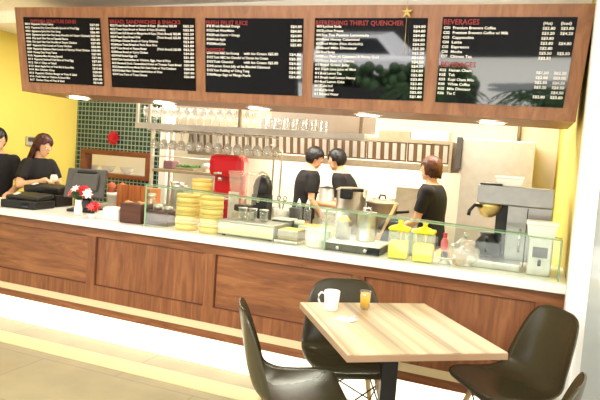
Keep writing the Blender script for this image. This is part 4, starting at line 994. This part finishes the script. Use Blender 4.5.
p = atz(331, 310, TZ); p.z = TZ + .001
t = thing('coffee_mug', 'white porcelain mug on the corner of the cafe table', 'mug', p, math.radians(200))
b = BM(); lathe(b, [(0, 0), (.032, 0), (.036, .004), (.038, .05), (.041, .098), (.038, .100), (.036, .095), (.034, .01), (0, .008)], seg=36); obj('body', b, M['porcelain'], t)
b = BM(); tube(b, [(.037, 0, .082), (.055, 0, .088), (.067, 0, .074), (.068, 0, .05), (.058, 0, .028), (.037, 0, .022)], .0052, 10); obj('handle', b, M['porcelain'], t)
p = atz(364.5, 309.5, TZ); p.z = TZ + .001
t = thing('juice_glass', 'small tumbler of orange juice beside the white mug', 'glass', p)
b = BM(); lathe(b, [(0, 0), (.018, 0), (.030, .098), (.0285, .098), (.0245, .010), (0, .010)], seg=32); obj('tumbler', b, M['acrylic'], t)
b = BM(); lathe(b, [(0, .012), (.0235, .012), (.0275, .086), (0, .086)], seg=32); obj('juice', b, M['juice'], t)
p = atz(346, 319.5, TZ); p.z = TZ + .001
t = thing('paper_napkin', 'folded white paper napkin lying in front of the mug', 'napkin', p, math.radians(-8))
b = BM(); hexa(b, [(-.055, -.035, 0), (.035, -.045, 0), (.035, -.045, .002), (-.055, -.035, .002)], [(-.035, .035, 0), (.045, .02, 0), (.045, .02, .002), (-.035, .035, .002)])
hexa(b, [(.005, -.04, .0025), (.045, -.03, .0025), (.045, -.03, .0045), (.005, -.04, .012)], [(.02, .03, .0025), (.055, .02, .0025), (.055, .02, .0045), (.02, .03, .010)]); obj('sheet', b, M['paper'], t)
b = BM(); tube(b, [(-.04, -.01, .006), (.02, .006, .006), (.03, .009, .006)], [.003, .003, .003], 6); ball(b, (.038, .011, .0075), (.012, .008, .003), 8); 
tag(obj('teaspoon', b, M['chrome'], None, (p.x, p.y, p.z + .006), math.radians(20)), 'small teaspoon lying on the folded napkin', 'spoon')

# ------------------------------------------------------------------ people
def loft(b, secs, seg=20):
    rings = []
    for (c, rx, ry) in secs: rings.append([b.verts.new((c[0] + rx * math.cos(2 * PI * i / seg), c[1] + ry * math.sin(2 * PI * i / seg), c[2])) for i in range(seg)])
    for A, B in zip(rings, rings[1:]):
        for i in range(seg): f = b.faces.new([A[i], A[(i + 1) % seg], B[(i + 1) % seg], B[i]]); f.smooth = True
    b.faces.new(rings[0][::-1]); b.faces.new(rings[-1])
def remeshed(name, b, m, parent, voxel, smooth=4):
    bmesh.ops.recalc_face_normals(b, faces=b.faces)
    me = bpy.data.meshes.new('tmp'); b.to_mesh(me); b.free(); o = bpy.data.objects.new('tmp', me); C.objects.link(o)
    md = o.modifiers.new('r', 'REMESH'); md.mode = 'VOXEL'; md.voxel_size = voxel; md.use_smooth_shade = True
    if smooth: s_ = o.modifiers.new('s', 'SMOOTH'); s_.factor = .5; s_.iterations = smooth
    dg = bpy.context.evaluated_depsgraph_get(); me2 = bpy.data.meshes.new_from_object(o.evaluated_get(dg)); me2.name = name
    bpy.data.objects.remove(o); me2.materials.clear(); me2.materials.append(m)
    for pl in me2.polygons: pl.use_smooth = True
    r = bpy.data.objects.new(name, me2); C.objects.link(r); r.parent = parent; return r
def person(label, headpx, Y, d, hair, hairm, arms, lean=.0, head_yaw=0, head_pitch=0, slim=1.0, female=False, hz=None, apron=None):
    hc = aty(headpx[0], headpx[1], Y); H = (hc.z + .0) / .932 / (1 - .06 * abs(lean)); k = H / 1.72
    th_ = math.atan2(-d[0], d[1]); dv = Vector((d[0], d[1])).normalized()
    off = lean * (1.60 - .95) * k
    t = thing('person', label, 'person', (hc.x - dv.x * off, Y - dv.y * off, 0), th_)
    def lb(p): # lean above the hips
        p = Vector(p); 
        if p.z > .95: p.y += lean * (p.z - .95)
        return p * k
    def tz(pts): return [lb(p) for p in pts]
    s = slim
    body = BM()
    def torso(b, e, z0=.90, z1=1.46):
        secs = [(.90, .155, .11), (.98, .150, .105), (1.06, .138, .098), (1.16, .142, .102), (1.26, .158, .112), (1.34, .166, .112), (1.40, .160, .100), (1.435, .130, .085), (1.465, .085, .07), (1.485, .062, .058)]
        if female: secs = [(z, rx * .92, ry + (.012 if 1.2 < z < 1.3 else 0)) for z, rx, ry in secs]
        loft(b, [(lb((0, 0, z)), (rx * s + e) * k, (ry * s + e) * k) for z, rx, ry in secs if z0 <= z <= z1])
    torso(body, -.006, .9, 1.5)
    tube(body, tz([(0, 0, 1.42), (0, .008, 1.50), (0, .012, 1.57)]), [.058 * k, .052 * k, .05 * k], 14)
    for sx_ in (-1, 1):
        tube(body, [Vector(q) * k for q in [(sx_ * .085, 0, .95), (sx_ * .09, .01, .72), (sx_ * .09, .01, .50), (sx_ * .09, -.005, .34), (sx_ * .09, -.01, .10)]], [.085 * k, .075 * k, .055 * k, .052 * k, .036 * k], 14)
        tube(body, [Vector(q) * k for q in [(sx_ * .09, -.03, .05), (sx_ * .092, .06, .045), (sx_ * .095, .14, .03)]], [.036 * k, .036 * k, .022 * k], 10)
    # arms: (elbow, wrist, hand direction) for right (+x) and left (-x)
    sleeve = BM()
    for sx_, (el, wr) in zip((1, -1), arms):
        sh_ = Vector((sx_ * .165 * s, -.0, 1.40)); el = Vector(el); wr = Vector(wr)
        tube(body, tz([sh_, sh_.lerp(el, .5), el]), [.052 * k, .044 * k, .037 * k], 12)
        tube(body, tz([el, el.lerp(wr, .35), wr]), [.038 * k, .036 * k, .025 * k], 12)
        dr = (wr - el).normalized(); sd = dr.cross(Vector((0, 0, 1))).normalized()
        if sd.length < .1: sd = Vector((1, 0, 0))
        nz_ = sd.cross(dr).normalized(); dn_ = -nz_
        # palm
        tube(body, tz([wr, wr + dr * .045, wr + dr * .085]), [.024 * k, .034 * k, .032 * k], 10)
        for q in range(4):
            o_ = (q - 1.5) * .0195; L_ = [.062, .074, .07, .054][q]
            b0 = wr + dr * .075 + sd * o_; b1 = b0 + dr * L_ * .5 + dn_ * .008; b2 = b1 + dr * L_ * .28 + dn_ * .02; b3 = b2 + dr * L_ * .1 + dn_ * .022
            tube(body, tz([b0, b1, b2, b3]), [.0095 * k, .009 * k, .0085 * k, .007 * k], 8)
        c0_ = wr + dr * .02 - sd * sx_ * .022; tube(body, tz([c0_, c0_ + dr * .03 - sd * sx_ * .024 + dn_ * .008, c0_ + dr * .062 - sd * sx_ * .030 + dn_ * .02]), [.013 * k, .011 * k, .008 * k], 8)
        ball(sleeve, lb(sh_ + Vector((-sx_ * .012, 0, -.008))), .072 * k, 14); tube(sleeve, tz([sh_ + Vector((-sx_ * .01, 0, 0)), sh_.lerp(el, .35), sh_.lerp(el, .70)]), [.066 * k, .066 * k, .062 * k], 14)
    # head
    HM = Matrix.Translation(lb((0, .012, 1.54))) @ Matrix.Rotation(head_yaw, 4, 'Z') @ Matrix.Rotation(head_pitch, 4, 'X') @ Matrix.Translation((0, .012 * k, .07 * k)) @ Matrix.Scale(k, 4)
    h = BM(); ball(h, (0, -.008, .01), (.074, .092, .100), 24); ball(h, (0, .022, -.045), (.056, .066, .062), 20); ball(h, (0, .062, -.083), (.024, .022, .020), 12)
    tube(h, [(0, .082, .022), (0, .100, -.004), (0, .103, -.016)], [.008, .011, .012], 8); ball(h, (0, .083, -.047), (.021, .010, .008), 10)
    for sx_ in (-1, 1):
        ball(h, (sx_ * .076, -.004, -.005), (.010, .018, .030), 10); ball(h, (sx_ * .030, .076, .026), (.022, .012, .007), 8)
    merge(body, h, HM)
    remeshed('body', body, M['skin'], t, .0075)
    for sx_ in (-1, 1):
        b = BM(); c = BM(); ball(c, (sx_ * .030, .080, .006), (.0125, .009, .008), 12); merge(b, c, HM); e_ = obj('eye', b, M['eyew'], t)
        b = BM(); c = BM(); ball(c, (sx_ * .030, .0875, .006), (.006, .003, .006), 10); merge(b, c, HM); obj('iris', b, M['iris'], e_)
    b = BM(); c = BM(); ball(c, (0, .0915, -.047), (.019, .006, .0065), 12); merge(b, c, HM); obj('lips', b, M['lips'], t)
    # hair
    b = BM(); c = bmesh.new(); bmesh.ops.create_icosphere(c, subdivisions=5, radius=1)
    for v in c.verts:
        q = v.co.copy(); a = math.atan2(q.x, q.y)
        n_ = noise.noise(Vector((math.sin(a) * 6, math.cos(a) * 6, q.z * 1.3))) * .05 + noise.noise(q * 7) * .025
        v.co = Vector((q.x * .093 * (1 + n_), -.016 + q.y * .110 * (1 + n_), .026 + q.z * .116 * (1 + n_)))
    low = {'short': -.078, 'bob': -.10, 'long': -.11}[hair]
    dl_ = [v for v in c.verts if v.co.z < low or (v.co.y > .035 and v.co.z < .052 + .02 * math.sin(v.co.x * 60)) or (v.co.y > -.004 and v.co.z < (-.01 if hair == 'short' else -.06))]
    bmesh.ops.delete(c, geom=dl_, context='VERTS')
    ge = bmesh.ops.extrude_face_region(c, geom=list(c.faces)); vs_ = [g_ for g_ in ge['geom'] if isinstance(g_, bmesh.types.BMVert)]
    for v in vs_: v.co = Vector((0, -.01, .01)) + (v.co - Vector((0, -.01, .01))) * .93
    for f in c.faces: f.smooth = True
    merge(b, c, HM)
    if hair == 'bob':
        for q in range(26):
            a = PI * (.08 + .84 * q / 25) ; x_, y_ = -math.cos(a) * .082, -.012 - math.sin(a) * .092
            c = BM(); tube(c, [(x_, y_, .03), (x_ * 1.08, y_ * 1.05, -.03), (x_ * 1.0, y_ * 1.0, -.085 - .01 * math.sin(q * 3))], [.014, .014, .005], 6); merge(b, c, HM)
    if hair == 'long':
        for q in range(30):
            a = PI * (.0 + 1.0 * q / 29); x_, y_ = -math.cos(a) * .078, -.012 - math.sin(a) * .088
            c = BM(); tube(c, [(x_, y_, .03), (x_ * 1.1, y_ * 1.06, -.05), (x_ * 1.05 + .0, y_ - .012, -.16), (x_ * .9, y_ - .035 + .01 * math.sin(q), -.27), (x_ * .7, y_ - .04, -.36 - .02 * math.sin(q * 5))], [.014, .016, .016, .013, .004], 6); merge(b, c, HM)
    obj('hair', b, hairm, t)
    sh = BM(); torso(sh, .015, .9, 1.47); merge(sh, sleeve); remeshed('t_shirt', sh, M['tee'], t, .012, 3)
    tr = BM()
    loft(tr, [(Vector((0, 0, z)) * k, rx * k, ry * k) for z, rx, ry in [(.84, .165, .125), (.92, .168, .122), (.99, .16, .116)]])
    for sx_ in (-1, 1): tube(tr, [Vector(q) * k for q in [(sx_ * .085, 0, .93), (sx_ * .09, .01, .72), (sx_ * .09, .01, .50), (sx_ * .09, -.005, .34), (sx_ * .09, -.01, .07)]], [.095 * k, .09 * k, .072 * k, .066 * k, .06 * k], 14)
    remeshed('trousers', tr, M['trouser'], t, .014, 3)
    for sx_ in (-1, 1):
        b = BM(); ball(b, Vector((sx_ * .092, .045, .045)) * k, (.047 * k, .125 * k, .044 * k), 14)
        for v in b.verts: v.co.z = max(v.co.z, .002)
        obj('shoe', b, M['shoe'], t)
    return t, k
cash, kk = person('cashier with long dark red hair and black T-shirt looking down behind the printers', (40.5, 146.5), 4.45, (.95, -.30), 'long', M['hairr'],
       (((.24, .06, 1.16), (.11, .27, 1.22)), ((-.22, .08, 1.16), (-.07, .28, 1.23))), .10, head_yaw=.35, head_pitch=-.38, slim=.86, female=True)
dv = Vector((.95, -.30)).normalized()
pp = Vector(cash.location) + Vector((dv.x, dv.y, 0)) * .39 * kk; pp.z = 1.26 * kk
b = BM(); box(b, (0, 0, 0), (.06, .05, .055), bev=.01); box(b, (0, 0, .032), (.045, .035, .012), bev=.004); tag(obj('white_cup', b, M['whiteplas'], None, tuple(pp), .3), 'small white item held in the hands of the long-haired cashier', 'cup')
person('person in black at the left edge of the photo beside the cashier', (-2, 141), 4.27, (.75, -.66), 'short', M['hairb'],
       (((.20, .0, 1.12), (.12, .24, 1.04)), ((-.22, .02, 1.12), (-.13, .26, 1.05))), .05, head_pitch=-.2, slim=1.05)
person('cook in black T-shirt with his back to the counter, left of the stock pot', (311.5, 159), 5.92, (.82, .57), 'short', M['hairb'],
       (((.22, .02, 1.13), (.19, .20, .95)), ((-.22, .02, 1.13), (-.16, .2, .98))), .10, head_yaw=-.15, head_pitch=-.35, slim=1.15)
person('cook in a black T-shirt bending to the left over the stock pot', (338.5, 163.5), 5.95, (-.99, -.1), 'short', M['hairb'],
       (((.20, .10, 1.13), (.12, .32, 1.08)), ((-.20, .08, 1.10), (-.10, .33, 1.10))), .34, head_pitch=-.35, slim=1.15)
person('worker with copper-brown bobbed hair facing left in front of the refrigerator', (433, 171), 5.35, (-.93, .1), 'bob', M['hairo'],
       (((.18, .10, 1.12), (.10, .32, 1.02)), ((-.19, .10, 1.10), (-.08, .32, .98))), .05, head_yaw=-.1, head_pitch=-.12, slim=1.15)

# ------------------------------------------------------------------ the street in front, mirrored in the glossy menu boards
b = BM(); box2(b, (-34, -30, -.08), (26, -3.0, -.02)); struct('ground_street', b, M['gravel'])
b = BM(); box2(b, (-34, -18, 0), (26, -17.5, 5.5)); struct('wall_street', b, M['facade'])
b = BM(); box2(b, (-16, -4.2, 0), (-4.3, -4.0, 2.8)); struct('wall_unseen_dark', b, M['facade'])  # added unseen wall, keeps reflections dark in the left and middle boards
def tree(x, y, r, h, label):
    t = thing('street_tree', label, 'tree', (x, y, -.02)); b = BM(); tube(b, [(0, 0, 0), (.05, 0, h * .5), (0, .1, h)], [r, r * .8, r * .6], 12); obj('trunk', b, M['trunk'], t)
    b = BM(); random.seed(int(x * 10) & 255)
    for k in range(26):
        a, q = random.random() * 6.28, random.uniform(.2, 1.3); ball(b, (math.cos(a) * q, math.sin(a) * q, h + random.uniform(-.6, 1.0)), random.uniform(.25, .5), 8)
    obj('crown', b, M['canopy'], t)
tree(1.5, -8.0, .22, 3.2, 'dark tree trunk mirrored in the rightmost menu board')
def palm(x, y, label):
    t = thing('potted_palm', label, 'plant', (x, y, -.02)); b = BM(); lathe(b, [(0, 0), (.2, 0), (.26, .4), (.22, .4), (0, .36)], seg=20); obj('pot', b, M['facade'], t)
    b = BM(); random.seed(2)
    for k in range(16):
        a = k * 2.4; L_ = random.uniform(.7, 1.1); pts = [Vector((math.cos(a) * L_ * s_, math.sin(a) * L_ * s_, .4 + 1.2 * s_ - 1.0 * s_ * s_)) for s_ in [i / 8 for i in range(9)]]
        tube(b, pts, .012, 5)
        for i in range(1, 9):
            for sg_ in (-1, 1):
                o_ = Vector((-math.sin(a), math.cos(a), -.35)) * sg_ * .26; o_.z = -.1
                p0 = pts[i]; f = [p0, p0 + o_ * .5 + Vector((0, 0, .03)), p0 + o_ + (pts[i] - pts[i - 1]) * .8, p0 + o_ * .4 - Vector((0, 0, .012))]; v = [b.verts.new(q) for q in f]; b.faces.new(v)
    obj('fronds', b, M['canopy'], t)
palm(.5, -4.2, 'potted palm mirrored in the rightmost menu board')
palm(-1.7, -4.6, 'second potted palm behind, mirrored in the rightmost menu board')
def car(x, y, rz, label):
    t = thing('white_car', label, 'car', (x, y, -.02), rz)
    b = BM(); box(b, (0, 0, .55), (4.3, 1.75, .6), bev=.12); hexa(b, [(-1.5, -.78, .84), (1.2, -.78, .84), (.6, -.66, 1.42), (-1.1, -.66, 1.42)], [(-1.5, .78, .84), (1.2, .78, .84), (.6, .66, 1.42), (-1.1, .66, 1.42)]); obj('bodywork', b, M['carwhite'], t)
    b = BM(); hexa(b, [(-1.3, -.775, .9), (1.0, -.775, .9), (.55, -.685, 1.34), (-1.0, -.685, 1.34)], [(-1.3, .775, .9), (1.0, .775, .9), (.55, .685, 1.34), (-1.0, .685, 1.34)]); obj('windows', b, M['carglass'], t)
    for sx_ in (-1.35, 1.35):
        for sy_ in (-.8, .8): b = BM(); lathe(b, [(0, -.1), (.32, -.1), (.32, .1), (0, .1)], (sx_, sy_, .32), 24, Matrix.Rotation(PI / 2, 4, 'X')); obj('wheel', b, M['tyre'], t)
t = thing('added_hedge', 'low dark hedge in a planter added to darken reflections in the right menu boards', 'hedge', (-2.6, -6.3, -.02))  # hedge added behind the camera to darken the lower board reflections
b = BM(); box(b, (0, 0, .25), (3.4, .6, .5), bev=.02); obj('planter', b, M['facade'], t)
b = BM(); random.seed(9)
for k in range(120): ball(b, (random.uniform(-1.7, 1.7), random.uniform(-.3, .3), random.uniform(.5, .95)), random.uniform(.08, .17), 6)
obj('leaves', b, M['canopy'], t)
car(-4.4, -10.5, .12, 'white parked car mirrored in the menu board about thirst quenchers')
